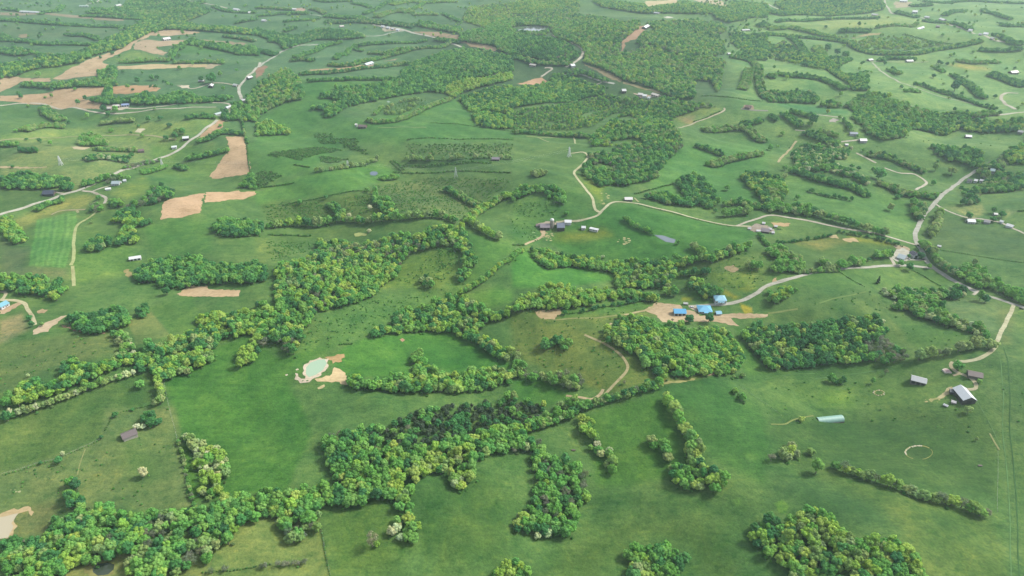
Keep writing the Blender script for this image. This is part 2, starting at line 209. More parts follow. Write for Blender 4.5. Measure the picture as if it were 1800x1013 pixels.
# ---- sheet 2,2
W(2,2,'gyygd','0 90 150 40 180 0 400 0 460 10 900 20 960 40 1000 20 1040 70 990 90 880 70 700 70 560 110 380 140 200 140 0 160','in the belt of trees above the tan bare patch')
L(2,2,'sd',34,'360 165 500 150 700 110 940 65')
W(2,2,'gggydo','610 330 640 290 740 240 760 200 900 210 1060 250 1100 260 1190 240 1240 300 1330 280 1460 270 1540 320 1590 420 1615 500 1600 590 1500 600 1250 610 1100 610 1030 640 990 590 900 540 860 470 740 400 640 360','in the square wood below the blue roofed farm')
W(3,2,'ggydddo','-180 310 -100 250 0 260 200 250 420 230 560 200 700 200 740 180 820 230 850 310 900 400 1000 440 1020 510 880 530 700 510 400 540 150 560 0 570 -60 480 -140 400','in the wedge shaped wood')
W(3,2,'bbdg','620 320 850 320 900 400 1000 440 1020 510 880 530 700 510','at the thin grey end of the wedge shaped wood'); W(3,2,'www','690 195 740 180 820 225 830 250 760 215','on the top corner of the wedge shaped wood',sp=.9)
P(2,2,'g',60,1190,240,'green tree below the blue roofed shed'); P(2,2,'d',76,1250,205,'dark round tree between the blue roofed shed and the blue roofed house'); P(2,2,'d',76,1390,205,'dark round tree at the front corner of the blue roofed house'); P(2,2,'g',38,753,200); P(2,2,'b',30,1130,225)
W(2,2,'gd','200 400 230 350 260 390 270 340 330 330 430 370 430 400 380 430 290 400 240 440 210 445','in the small clump in the middle of the tan pasture')
W(2,2,'gobg','0 430 40 410 60 470 100 560 210 580 280 620 340 570 460 600 520 660 500 700 440 720 250 670 130 640 40 620 0 650','in the ragged belt along the left edge of the tan pasture')
W(2,2,'gogbd','1060 650 1020 700 900 740 700 780 560 820 480 870 350 920 230 970 100 1000 60 1012 180 900 330 860 340 790 430 780 560 800 700 740 900 690 940 660','in the thin belt under the curving farm track')
L(2,2,'gogd',58,'120 985 300 930 430 860 560 815 700 770 860 720 1040 675','in the thin belt under the curving farm track')
W(2,2,'ogy','480 900 560 890 590 960 600 1016 500 1016 480 990','in the short strip of trees below the track')
L(2,2,'ogyy',92,'1080 740 1100 800 1150 870 1180 930 1225 1000 1250 1060','in the long thin strip, lower right field')
L(2,2,'gs',50,'1540 700 1600 740 1650 800','on the fence line above the green lower field'); L(2,2,'os',40,'1540 615 1640 602'); P(2,2,'b',36,790,660)
L(2,2,'gy',64,'1070 20 1140 32','beside the tree gap above the blue roofed farm'); W(2,2,'gdy','1290 0 1330 70 1420 60 1480 20 1480 -20 1290 -20','in the clump behind the white blue-roofed house'); P(2,2,'y',60,1015,62); P(2,2,'d',56,1150,30)
# ---- sheet 3,2
W(3,2,'gogwd','770 20 850 0 1380 0 1400 40 1360 70 1180 70 1280 190 1360 220 1500 250 1600 340 1540 350 1400 300 1200 240 1050 190 900 140 860 100 940 90','in the mixed belt left of the gravel road bend')
W(3,2,'ygy','0 0 210 0 200 30 60 100 0 80'); L(3,2,'gd',85,'1480 60 1560 90'); W(3,2,'dg','1560 -5 1810 -5 1810 120 1700 60')
L(3,2,'obb',75,'1320 440 1450 400 1580 402'); L(3,2,'bob',75,'1040 495 1150 465 1280 450'); L(3,2,'yo',44,'1480 352 1560 370')
L(3,2,'gd',56,'420 640 530 645'); P(3,2,'g',42,740,652,'small round shrub tree above the ring of pale stones'); P(3,2,'b',44,830,590); P(3,2,'y',52,238,915,'yellow green bush by the left end of the long green shelter')
P(3,2,'g',80,1345,538,'round green tree beside the pale loop of the gravel track'); P(3,2,'g',40,1490,650,'small green tree under the dark roofed barn'); P(3,2,'o',70,1415,850,'pale yellowish tree in front of the long white roofed barn')
# ---- sheet 0,3
L(0,3,'sts',16,'0 300 150 260 280 215 380 195 500 140 600 100 700 50'); P(0,3,'d',62,405,190,'dark bushy tree on the fence line at the lower left'); P(0,3,'d',34,710,28); P(0,3,'w',36,438,150,'small white blossom bush on the fence line at the lower left'); P(0,3,'d',30,282,212)
W(0,3,'ggdy','440 420 500 310 570 320 570 420 650 480 620 530 520 535 440 490','in the small grove left of the blossom pasture')
P(0,3,'w',82,1003,280,'lone white blossom tree in the middle of the lower left pasture')
L(0,3,'gbos',30,'1240 20 1290 200 1310 320 1340 430 1370 520','in the thin hedge by the green lane',sp=.8)
W(0,3,'gyowg','1260 0 1400 10 1440 80 1530 90 1610 200 1610 280 1560 330 1570 400 1500 450 1480 500 1400 450 1390 300 1330 130 1270 70','in the upright grove right of the blossom pasture')
W(0,3,'gyggdob','0 1012 0 760 180 730 300 730 340 700 350 590 480 570 560 550 700 520 760 490 800 570 880 560 960 580 1100 540 1260 530 1350 520 1500 490 1560 440 1700 430 1810 440 1810 620 1660 670 1620 700 1620 760 1500 850 1480 920 1300 960 1200 1040 900 1060 890 900 940 850 820 830 790 890 600 920 520 920 460 990 330 1040 0 1060','in the broad lower left wood')
GAPS = [tp(2,0,'0 752 300 722 500 690 640 652 640 662 500 700 300 735 0 764'), tp(2,0,'700 830 820 800 900 830 800 860'), tp(2,0,'740 140 920 100 960 120 900 150 760 160'), tp(2,0,'780 300 880 290 900 340 800 360'), tp(2,0,'700 980 860 960 960 990 900 1012 700 1012'), tp(2,1,'540 150 640 120 760 160 700 175 600 170'), tp(2,0,'170 840 330 850 330 862 170 855'), tp(2,0,'480 800 620 760 640 770 500 815'), tp(2,0,'960 300 1180 380 1170 395 950 315'), tp(1,0,'1500 780 1620 770 1800 800 1800 812 1620 785 1510 795'), tp(0,3,'640 645 790 640 720 690 650 680'), tp(0,3,'1260 665 1370 660 1350 700 1290 730')]
W(0,3,'w','980 850 1010 840 1030 880 1000 890','in the broad lower left wood'); W(0,3,'ww','1080 880 1110 870 1120 950 1090 950','in the broad lower left wood'); 
P(0,3,'b',60,1485,970,'round grey leafless bush on the lower hedge line, the left one of two'); P(0,3,'b',64,1578,952,'round grey leafless bush on the lower hedge line, the right one of two'); L(0,3,'s',14,'1400 985 1800 940 1900 925')
# ---- sheet 1,3
W(1,3,'ygggdob','450 80 480 10 600 -10 800 -60 900 -20 960 -90 1060 -160 1300 -190 1500 -220 1720 -240 1800 -290 1850 -250 1950 -230 2060 -210 2060 -150 1980 -110 1950 -50 1900 0 1900 90 1800 140 1700 150 1560 190 1400 240 1250 290 1130 350 1060 330 1140 420 1110 500 1110 580 1170 680 1150 740 1060 785 980 770 940 690 960 640 1000 550 1000 470 900 460 820 480 760 500 700 500 620 530 550 520 470 545 480 600 430 680 350 700 330 760 290 775 190 755 210 710 120 690 150 600 240 580 100 590 0 620 0 450 50 400 150 370 380 380 470 360 560 360 620 340 560 330 500 230 510 160','in the big bottom centre wood')
W(1,3,'eeedegb','800 -30 900 -20 960 -90 1060 -160 1300 -190 1720 -240 1950 -230 2060 -190 1950 -60 1700 -30 1400 50 1200 100 900 80 800 50','in the dark top of the centre wood',sp=.85,rs=.8)
W(1,3,'yyog','1250 290 1130 350 1060 330 1140 420 1110 500 1000 470 940 330 1100 230 1400 100 1580 80 1570 170 1400 220','in the bright fringe of the centre wood')
W(1,3,'www','940 640 1000 620 1080 720 1060 775 980 770 940 690','at the lower tip of the bottom centre wood')
W(1,3,'gyw','1325 310 1370 265 1400 300 1430 210 1540 220 1560 280 1500 350 1450 390 1400 380 1340 370','in the small grove right of the centre wood')
P(1,3,'b',120,812,755,'lone grey budding tree in the lower field left of the pointed wood'); P(1,3,'y',45,850,785,'small yellow green tree against the lone grey budding tree')
P(1,3,'c',46,1775,-265,'tall dark cedar standing above the dark wood')
L(1,3,'b',42,'0 930 60 920','in the dark thicket at the bottom left'); L(1,3,'b',50,'130 915 220 905 340 895','in the dark thicket at the bottom left'); L(1,3,'s',16,'450 640 470 740 490 860 520 1010')
W(1,3,'gyg','1590 1040 1640 960 1780 900 1900 930 1980 1040','in the treetops at the bottom edge')
# ---- sheet 2,3
W(2,3,'yggbdgw','0 0 110 10 160 20 220 70 230 130 320 150 370 190 430 200 500 250 540 280 560 400 540 480 470 560 450 660 400 740 250 745 120 745 0 690 0 590 120 540 120 450 150 350 160 280 120 180 110 120 0 130','in the oval wood at the bottom')
W(2,3,'oygw','510 0 600 0 670 60 720 130 760 220 750 280 680 285 640 200 600 130 540 60','in the short strip of trees below the track'); P(2,3,'g',50,552,105,'small green bush on the left of the short oval strip of trees')
W(2,3,'ygog','960 80 980 20 1060 50 1130 90 1150 180 1110 210 1060 210 1040 130','in the hook shaped grove')
W(2,3,'ooyg','1190 0 1300 0 1340 80 1350 200 1230 210 1200 100','in the long thin strip, lower right field')
W(2,3,'ggydo','1110 210 1230 205 1350 200 1440 240 1500 280 1520 350 1470 400 1350 405 1180 390 1110 340 1100 260','in the hook shaped grove')
W(2,3,'ggdyo','800 1040 810 840 860 800 920 770 980 790 1040 745 1130 790 1160 830 1210 810 1240 870 1220 910 1200 1040','in the bottom edge grove')
# ---- sheet 3,3
W(3,3,'ggdgyo','-160 640 -60 600 0 560 50 590 200 600 220 530 350 540 430 550 490 620 500 680 600 700 740 740 880 710 960 770 1040 840 1060 900 1130 930 1220 1050 180 1050 60 900 0 870 -100 800','in the large lower right wood')
W(3,3,'oyog','60 150 100 100 190 60 230 150 200 200 100 180','at the left end of the lower right belt'); P(3,3,'b',75,28,170,'grey leafless tree at the left end of the lower right tree belt')
P(3,3,'o',72,308,125,'pale tree at the head of the lower right tree belt'); P(3,3,'g',110,350,240,'large round green tree at the head of the lower right tree belt')
L(3,3,'ogoybo',85,'440 225 520 240 600 270 720 305 850 345 960 385 1080 435 1200 465 1300 480 1370 502 1470 545 1550 562','in the long lower right tree belt'); P(3,3,'o',32,1470,45)

# ---------------------------------------------------------------- bare ground (name, colour, outline)
SOIL = []
def S(c, r, s, col=(200,178,148), name='ploughed_field'): SOIL.append((tp(c, r, s), col, name))
def SP_(c, r, x, y, rx, ry, n, col):
    import random as _r
    q = _r.Random(int(x * 7 + y))
    for _ in range(n):
        a, d = q.uniform(0, 6.28), q.uniform(0, 1) ** .5; cx, cy = x + rx * d * math.cos(a), y + ry * d * math.sin(a); s = q.uniform(3, 9)
        S(c, r, ' '.join('%.1f %.1f' % (cx + s * 1.5 * math.cos(t) * q.uniform(.7, 1.2), cy + s * .6 * math.sin(t) * q.uniform(.7, 1.2)) for t in [k * .785 for k in range(8)]), col, 'bare_patch')
S(0,0,'540 465 640 410 860 345 940 290 1060 225 1160 208 1300 212 1410 232 1300 245 1180 255 1060 250 960 300 920 345 760 410 720 440 790 470 740 500 680 535 560 545 370 555 460 500')
S(0,0,'990 285 1140 290 1310 280 1250 320 1110 330 1110 350 1180 370 1150 390 1060 375 940 345 960 300',(190,172,146))
S(0,0,'0 545 70 530 160 550 360 550 350 575 150 575 0 650'); S(0,0,'830 465 1100 452 1460 455 1450 475 1000 488 830 490',(205,188,150))
S(0,0,'0 675 200 665 300 660 420 625 740 615 735 660 620 680 590 700 720 715 700 770 560 765 300 735 160 725 0 712',(198,172,140))
S(0,0,'785 610 960 600 1090 597 1130 625 1100 645 900 662 790 660',(196,162,126)); S(0,0,'0 88 200 95 560 110 860 130 870 150 500 125 0 108',(160,150,128))
S(0,0,'1410 280 1600 290 1740 305 1720 318 1420 300',(165,155,130)); S(0,0,'1380 985 1500 880 1540 845 1580 850 1560 900 1430 975',(196,168,135))
S(0,0,'945 930 970 905 1025 910 990 935',(225,218,190),'bare_patch'); S(0,0,'1240 605 1330 600 1335 620 1280 622',(215,205,185),'bare_patch')
S(0,0,'130 245 190 240 200 262 150 268',(165,150,125),'bare_patch'); S(0,0,'1480 450 1560 458 1500 480 1440 485',(185,175,150),'bare_patch')
S(0,1,'1590 -50 1720 -50 1725 0 1740 100 1765 160 1740 215 1600 235 1490 245 1470 230 1560 110 1612 50',(205,178,145))
S(0,1,'1130 535 1150 410 1280 375 1440 348 1410 485 1280 520',(212,182,150)); S(0,1,'1450 340 1680 328 1690 340 1795 335 1795 360 1600 395 1440 415',(212,182,148))
S(0,2,'1240 45 1310 5 1300 -12 1460 -12 1470 12 1690 18 1680 60 1550 65 1260 55',(222,196,160)); S(0,1,'870 890 900 880 930 930 900 940',(180,170,120),'bare_patch')
S(0,1,'0 158 330 160 330 166 0 172',(190,175,140),'bare_patch'); S(0,1,'490 22 640 24 600 42 520 38',(200,190,160),'bare_patch')
S(1,0,'380 490 600 480 790 458 850 450 800 470 600 495 380 500',(190,165,135)); S(1,0,'890 430 1000 412 980 425',(180,165,140))
S(1,0,'1100 222 1280 225 1430 250 1470 295 1600 310 1690 340 1680 362 1500 325 1350 278 1180 245',(175,155,128)); S(1,0,'260 60 340 55 350 75 290 92',(195,170,155)); S(1,0,'0 490 60 460 85 470 40 530 0 555',(165,135,115))
S(2,0,'910 185 950 180 930 220 880 270 830 285 795 300 780 360 765 360 770 300 800 275 860 215',(175,145,122)); S(2,0,'500 445 600 480 700 520 780 565 760 580 680 550 600 500 510 455',(150,140,110))
S(2,0,'780 575 900 605 1050 640 1040 660 980 640 860 610 780 590',(155,150,115)); S(2,0,'30 590 140 560 210 545 250 575 220 590 60 595',(205,170,140))
S(2,0,'940 10 1160 -5 1150 25 1040 30 950 50 930 35',(210,195,155)); S(2,0,'1260 -5 1460 -5 1510 45 1440 40 1300 10',(200,190,155)); 
S(3,0,'580 265 680 240 800 230 790 245 660 260 590 275',(185,175,130)); S(3,0,'890 10 1010 15 1000 50 900 60',(190,180,150),'bare_patch')
S(3,1,'20 555 160 560 150 580 40 580',(205,180,140)); S(3,1,'400 645 480 640 500 668 450 665',(205,190,150),'bare_patch'); S(3,1,'520 670 600 660 640 692 560 690',(205,185,145),'bare_patch')
S(2,2,'160 165 340 150 340 190 300 225 200 215',(198,178,140),'bare_patch')
S(2,2,'930 160 1010 105 1180 120 1200 150 1290 170 1320 200 1430 190 1560 180 1800 185 1780 210 1660 215 1540 215 1600 270 1420 240 1240 238 1060 242 1010 190',(205,185,155),'farmyard')
S(0,2,'0 150 130 100 165 110 30 185 0 185',(205,180,150),'bare_patch'); S(0,2,'230 310 270 270 430 200 470 195 360 280 340 310 230 330',(212,195,168),'bare_patch'); S(0,2,'430 260 550 295 740 315 740 325 560 312 440 275',(180,150,130),'bare_patch')
S(0,2,'260 165 300 148 340 155 310 180 270 182',(200,180,145),'bare_patch')
S(1,2,'480 490 620 465 625 490 600 500 605 520 560 522 540 535 535 512',(205,175,130),'bare_patch')
S(1,2,'410 640 520 620 550 560 590 572 630 600 650 640 640 690 560 660 430 660',(220,200,160),'bare_patch'); S(1,2,'330 560 380 512 450 490 512 500 508 560 440 628 375 665 310 672 270 645 275 600 295 605 318 640 345 640',(232,218,200),'bare_patch')
S(1,2,'430 705 480 680 485 695 440 715',(205,195,150),'bare_patch'); S(1,2,'205 612 222 607 226 615 210 620',(230,225,205),'bare_patch'); S(1,2,'278 575 296 568 302 577 284 583',(225,218,195),'bare_patch')
S(1,2,'1010 365 1030 355 1048 368 1030 382',(190,155,130),'bare_patch'); S(1,1,'690 632 720 625 780 632 776 645 720 652 692 645',(190,200,130),'straw_patch')
S(0,3,'-60 610 60 550 200 520 240 560 220 590 200 552 130 572 95 610 125 660 75 745 -60 760',(205,185,145),'bare_patch')
S(0,3,'600 925 720 910 810 930 800 990 760 1014 630 1014 590 990',(160,160,100),'bare_patch')
S(2,2,'1380 590 1420 580 1430 615 1380 620',(190,165,140),'bare_patch')
S(2,2,'1030 668 1200 650 1290 640 1280 652 1120 670 1035 682',(165,165,110),'bare_patch')
S(2,1,'1490 870 1560 850 1600 890 1540 905',(175,160,125),'bare_patch')
S(2,1,'205 600 235 595 235 650 205 655',(205,180,150),'bare_patch'); SP_(2,1,265,655,48,32,14,(196,196,150))
S(3,1,'870 800 905 740 960 735 1000 760 1000 820 940 830 900 825',(205,205,195),'gravel_yard'); S(3,0,'430 845 455 832 492 838 478 862 430 860',(195,190,185),'bare_patch')
S(2,0,'1060 120 1090 115 1135 125 1090 132',(215,215,205),'bare_patch'); S(2,2,'1240 132 1330 128 1350 150 1300 168 1260 150',(215,205,190),'gravel_yard')
SP_(2,1,790,682,52,26,15,(200,200,150)); SP_(2,1,160,640,35,30,6,(150,190,130)); SP_(2,1,650,380,30,45,8,(180,185,130)); SP_(0,3,100,415,60,16,6,(190,195,150)); SP_(1,1,1420,70,380,10,14,(150,150,105)); SP_(3,2,1160,790,70,16,8,(205,195,140))
S(3,2,'1270 712 1290 722 1250 760 1200 785 1150 805 1135 798 1200 765 1250 735',(185,185,130),'bare_patch')
S(3,1,'900 735 960 760 1000 740 960 720 920 715 880 720',(190,175,150),'bare_patch'); S(3,1,'0 990 60 940 70 970 30 985',(200,180,140),'bare_patch')
S(0,0,'740 740 860 745 905 735 905 755 860 775 760 778',(205,198,182),'farmyard'); S(1,0,'880 190 1040 205 1030 218 900 225',(190,185,165),'farmyard')
S(2,0,'850 655 1050 670 1010 680 900 690',(215,195,180),'farmyard'); S(3,1,'0 580 30 590 45 615 0 630',(170,160,155),'farmyard')
S(2,1,'1650 590 1720 560 1800 575 1800 620 1700 622',(170,160,150),'farmyard'); S(2,0,'1630 740 1690 740 1700 775 1610 768',(165,150,130),'farmyard')
S(2,1,'180 560 260 545 330 555 260 600 240 605',(190,180,165),'farmyard')

# ---------------------------------------------------------------- water (colour, outline)
WATER = [(tp(1,2,'352 562 385 526 440 506 484 504 498 530 474 576 420 614 372 630 352 610'), (176,204,172)),
         (tp(0,3,'-60 620 0 600 130 570 80 640 95 660 60 740 -60 760'), (200,190,160)),
         (tp(0,3,'650 955 690 925 760 915 805 930 800 965 760 1000 690 1010 655 985'), (70,82,66)),
         (tp(2,1,'1000 640 1060 645 1150 675 1140 700 1080 690 1040 668'), (110,122,128)),
         (tp(1,1,'800 205 815 195 850 197 857 212 840 224 808 222'), (92,110,122)),
         (tp(2,0,'40 215 100 188 240 185 235 205 130 235 60 230'), (96,100,100)),
         (tp(1,0,'918 715 932 710 945 718 930 724'), (180,205,190))]
# ---------------------------------------------------------------- roads (name, width in metres, colour, line)
ROADS = []
def R(c, r, s, w=4, col=(205,200,188), name='gravel_lane'): ROADS.append((tp(c, r, s), w, col, name))
GREY = (188,190,184)
R(3,1,'1500 175 1440 203 1320 290 1180 410 1100 500 1040 620 1040 680 1078 748 1100 800 1160 870 1260 935 1390 1005 1480 1050 1610 1090 1740 1132 1860 1165',7,GREY,'county_road')
R(2,2,'1240 128 1400 122 1500 115 1620 90 1720 38 1800 -15 2000 -75 2140 -112 2360 -138 2700 -156 2960 -140',5.5,(196,196,188),'gravel_road')
R(0,0,'1830 440 1800 480 1740 540 1690 600 1680 640 1700 700 1695 722',8,(205,205,195),'county_road'); R(1,0,'0 480 60 440 150 385 200 355 250 335 330 318 440 315',8,(190,195,188),'county_road')
R(1,0,'600 282 800 255 940 235 1050 215',9,(180,188,180),'county_road'); R(1,0,'820 175 900 190 1050 215 1250 265 1450 335 1640 375',9,(205,205,195),'county_road')
R(0,0,'1640 742 1560 725 1400 725 1200 740 1080 755 880 760',6); R(0,0,'1520 755 1400 755 1200 765 900 795 740 798 640 785 560 765 300 733 160 728 60 738 0 745',6)
R(0,0,'1530 845 1420 930 1310 1012 1220 1077 1100 1122 960 1172 800 1227 700 1277 560 1337 420 1377 220 1442 60 1492 0 1509 -60 1530',7,(205,205,195),'county_road')
R(0,0,'1250 600 1340 625 1480 590 1560 585 1640 597',4.5); R(0,0,'1280 0 1440 25 1600 60',8); R(0,0,'600 40 700 0',6); R(0,0,'0 990 300 970 560 960 760 955 920 950 1150 970 1240 985',4,(190,185,150),'dirt_track')
R(0,1,'580 330 650 340 700 360 740 378 745 395 735 420',5); R(0,1,'685 470 660 495 610 530 540 580 525 640 520 790 498 855',4.5,(185,195,140),'dirt_track'); R(0,1,'512 860 515 930 522 1000',4.5,(190,195,145),'dirt_track')
R(0,1,'650 335 720 310 790 290',5); R(0,1,'380 338 420 345 452 352',4); R(0,1,'550 485 540 470',4,(190,190,150),'dirt_track'); R(0,1,'360 500 400 480 460 468 600 462',4,(190,180,150),'dirt_track')
R(2,0,'375 472 440 440 480 410 500 370 490 345 440 310 410 298',8); R(2,0,'310 262 290 235 295 220',7); R(2,0,'205 540 250 510 280 490 270 478 230 478',7); R(2,0,'360 525 470 525 560 550 640 575 720 590',7,(195,200,192)); R(2,0,'590 598 640 575',5)
R(2,0,'120 98 200 78 350 55',9); R(2,0,'1610 765 1700 777 1800 780',9,(150,150,145),'county_road'); R(2,0,'1170 900 1250 880 1350 840 1450 800 1495 775 1490 760',4.5,(200,195,170)); R(2,0,'100 960 180 968 260 1000',3.5,(170,180,130),'dirt_track')
R(2,0,'445 1012 435 975 405 960 180 968',3.5,(185,190,150),'dirt_track')
R(3,0,'820 0 830 40 860 85 890 102',8); R(3,0,'0 30 60 60 120 85',7); R(3,0,'735 440 790 500 870 550 1000 605 1150 660 1300 700 1450 740 1590 775',6,(190,195,175)); R(3,0,'690 430 900 437 1130 435',6,(190,195,160))
R(3,0,'1380 835 1550 815 1700 800 1810 788',10,(205,205,190),'county_road'); R(3,0,'1740 770 1660 720 1640 680 1680 655 1760 657',8); R(3,0,'300 805 450 820 540 832',6); R(3,0,'190 915 260 922',4); R(3,0,'500 1000 580 992 640 985',4)
R(3,0,'1080 125 1250 170 1400 215 1550 265 1650 295 1810 312',11,(205,200,185),'county_road')
R(2,1,'410 68 440 65 500 60 535 90 500 140 440 195 455 240 510 310 560 370 575 430 590 465 615 480',4.5,(205,205,170)); R(2,1,'310 550 380 545 480 540 590 510 640 465 700 415 780 410 880 420 1000 450 1150 485 1350 540 1540 575 1680 582',4.5,(200,200,172))
R(2,1,'1580 577 1640 555 1800 505 1920 515 2100 545 2360 600 2650 655 2800 700 2840 712',5); R(2,1,'90 710 150 685 210 650 225 610',4,(205,190,160),'dirt_track'); R(2,1,'860 380 890 410',3,(180,185,140),'dirt_track')
R(3,1,'860 800 880 830 892 858',5); R(3,1,'620 65 680 95 760 135',5); R(3,1,'820 170 920 205 1030 215 1110 265 1100 290 1040 325',5); R(3,1,'70 130 120 75 160 35 200 -20',4.5,(190,180,145),'dirt_track')
R(3,1,'1180 425 1280 480 1400 520 1500 530 1650 560 1810 635',4); R(3,1,'960 810 1060 818 1110 818 1150 860',5,GREY,'county_road')
R(2,2,'790 190 870 175 940 160 1000 130',4,(190,180,140),'dirt_track'); R(2,2,'300 228 500 215 700 200 790 190',3,(150,160,105),'dirt_track'); R(2,2,'510 330 640 390 740 450 800 520 812 570 780 620 710 690 650 750',3.2,(190,182,142),'dirt_track')
R(2,2,'380 760 470 770 560 785 620 750 640 715',3.5,(200,185,150),'dirt_track'); R(2,2,'660 280 700 250',3,(190,180,140),'dirt_track')
R(3,2,'1728 124 1690 210 1620 350 1590 430 1500 490 1390 520 1320 515',4.6,(205,205,175)); R(3,2,'1300 522 1285 545 1320 590 1430 640 1465 690 1450 715 1390 716',4,(205,200,170)); R(3,2,'1300 618 1345 605',3,(205,195,165),'dirt_track')
R(3,2,'1300 705 1270 712 1255 740 1200 775',4,(215,205,165)); R(3,2,'1420 5 1480 25 1440 50',4)
R(3,2,'-20 640 160 612 330 605',1.6,(96,142,80),'dirt_track'); R(3,2,'330 640 500 620 780 580',1.6,(96,140,82),'dirt_track'); R(3,2,'0 180 120 165 210 150',3,(140,158,98),'dirt_track'); R(3,2,'360 110 520 65 690 30',2.4,(122,152,88),'dirt_track')
R(3,2,'1610 440 1640 560 1655 760 1650 1016 1680 1300 1700 1600 1708 2040',.9,(104,148,92),'dirt_track'); R(3,2,'1655 420 1690 560 1702 760 1700 1016 1730 1300 1752 1600 1765 2040',.9,(72,116,68),'dirt_track'); R(3,2,'1470 800 1560 960 1640 1130',.9,(104,144,88),'dirt_track')
R(0,2,'0 85 100 90 170 110 195 150 230 210 250 262',4.5,(210,205,170)); R(0,2,'45 40 25 75 0 88',4.5,(210,205,170)); R(0,2,'0 30 30 30 46 42',4,(190,185,165))
R(3,3,'1560 10 1590 65 1625 125',1.6,(165,170,120),'dirt_track'); R(3,2,'20 960 120 960 180 930 320 900',1.8,(140,155,95),'dirt_track')
R(0,3,'545 300 560 230 600 120',1.2,(160,170,115),'dirt_track'); R(1,1,'0 330 60 325',3,(120,150,90),'dirt_track') 
R(1,0,'380 105 440 110 500 125',7,(170,190,170)); R(1,0,'860 900 1000 895 1200 897',3,(160,180,125),'dirt_track'); R(0,0,'1590 850 1640 740 1690 722',5,(160,175,130),'dirt_track')

# ---------------------------------------------------------------- grassland tones (outline, colour, softness px)
TONES = []
def T(c, r, s, col, soft=1.5): TONES.append((tp(c, r, s), col, soft))
T(0,0,'-400 -400 7600 -400 7600 4800 -400 4800',(88,140,76),1)
T(0,0,'-400 -400 3600 -400 3200 500 2200 900 -400 1050',(82,136,92),40); T(3,0,'-1200 -200 2200 -200 2200 1000 0 900 -900 300',(112,168,98),40); T(2,0,'-600 150 1500 150 1500 700 -600 700',(66,110,72),20)  # first tone holds painted cloud shade, second the brightness outside it
T(1,0,'240 540 340 560 900 575 1000 560 620 700 400 780 760 850 1250 730 1420 690 1600 890 1800 925 1800 1012 0 1012 0 850 200 720 320 690',(78,142,72),3)
T(0,0,'0 180 900 205 700 270 0 260',(84,130,88),3); T(0,0,'750 430 930 350 1050 380 1150 420 840 430',(110,158,88),2); T(0,0,'100 525 240 480 430 460 540 445 540 465 460 500 370 550 160 548',(112,162,90),3)
T(0,0,'0 945 900 875 1540 830 1600 860 1310 1012 0 1000',(118,164,92),3); T(0,0,'0 740 700 800 1500 760 1530 820 900 850 400 885 0 930',(84,138,76),3); T(0,0,'1320 305 1560 330 1560 380 1230 380',(74,138,74),2)
T(0,1,'0 0 1500 0 800 210 560 320 0 310',(116,156,96),3); T(0,1,'0 315 340 330 560 330 0 490',(72,118,66),3)
T(0,1,'120 600 100 540 300 450 500 380 660 370 600 450 500 470 300 520 170 610',(138,166,92),3); T(0,1,'790 350 1000 230 1050 260 1040 340 900 390 800 360',(126,166,84),3)
T(0,1,'260 540 540 470 540 600 480 740 460 870 200 860 230 700',(98,166,86),1); T(0,1,'0 680 220 740 190 860 460 880 480 940 0 930',(98,132,88),5)
T(0,1,'540 600 820 640 980 800 940 900 530 990 500 860',(92,148,74),3); T(0,1,'1050 0 1600 30 1470 230 1100 290',(96,150,78),3); T(0,1,'1000 560 1500 520 1480 620 1480 760 1100 800',(84,144,70),4); T(0,1,'1740 0 1800 0 1800 400 1740 200',(78,140,66),2)
T(1,1,'0 330 400 200 860 130 1000 200 800 310 400 380 0 430',(86,150,72),2); T(1,1,'0 0 600 0 400 180 0 290',(82,146,72),3); T(1,1,'1050 0 1800 0 1800 92 1050 92',(92,136,80),6); T(1,1,'960 100 1800 100 1800 190 960 185',(76,126,68),2)
T(1,1,'800 300 1300 230 1800 250 1560 440 1400 520 960 470',(92,132,76),5); T(1,1,'40 430 560 370 800 330 980 480 900 530 100 570',(92,134,66),4); T(1,1,'0 640 700 580 1100 530 1400 560 1200 600 400 680 130 820 0 830',(96,142,74),4)
T(1,1,'1020 850 1200 740 1350 720 1420 760 1430 950 1300 1012 850 1012',(98,148,68),5); T(1,1,'1480 620 1800 690 1800 760 1500 1012 1300 1012 1500 930 1560 830',(88,148,70),4)
T(2,1,'0 780 110 740 280 880 480 860 720 920 720 960 400 1000 0 1012',(78,152,66),2); T(2,1,'240 680 640 460 780 420 1540 580 1730 620 1640 690 1300 800 700 820 380 770',(70,138,62),2); T(2,1,'320 630 640 600 700 640 500 680 300 680',(118,150,60),5)
T(2,1,'0 400 440 300 580 460 300 560 180 700 0 690',(84,142,72),4); T(2,1,'500 230 640 290 620 400 560 330',(126,168,68),4); T(2,1,'900 0 1800 0 1800 440 1000 400',(84,150,76),6); T(2,1,'1180 830 1640 740 1800 740 1800 1012 1180 1012',(86,134,68),6); T(2,1,'1400 920 1700 900 1720 1012 1450 1012',(104,150,68),4)
T(3,1,'120 210 900 370 1000 400 1040 620 1030 700 160 430',(84,144,74),3); T(3,1,'0 650 500 640 940 740 800 880 0 900',(80,128,66),3); T(3,1,'560 650 850 685 905 720 800 712 600 680',(138,162,66),2); T(3,1,'200 700 500 660 560 690 380 740',(128,150,84),3)
T(3,1,'1200 500 1800 640 1800 830 1200 740 1080 640',(80,126,72),4); T(3,1,'1220 440 1500 430 1530 480 1440 520 1350 490',(138,168,106),2); T(3,1,'1340 470 1460 435 1500 440 1500 500 1440 510',(158,178,112),2); T(3,1,'1680 470 1750 470 1660 525',(136,170,108),2); T(3,1,'1200 750 1800 840 1800 1012 1300 950',(82,136,76),4); T(3,1,'0 900 900 880 1200 900 1400 1012 0 1012',(88,142,72),3)
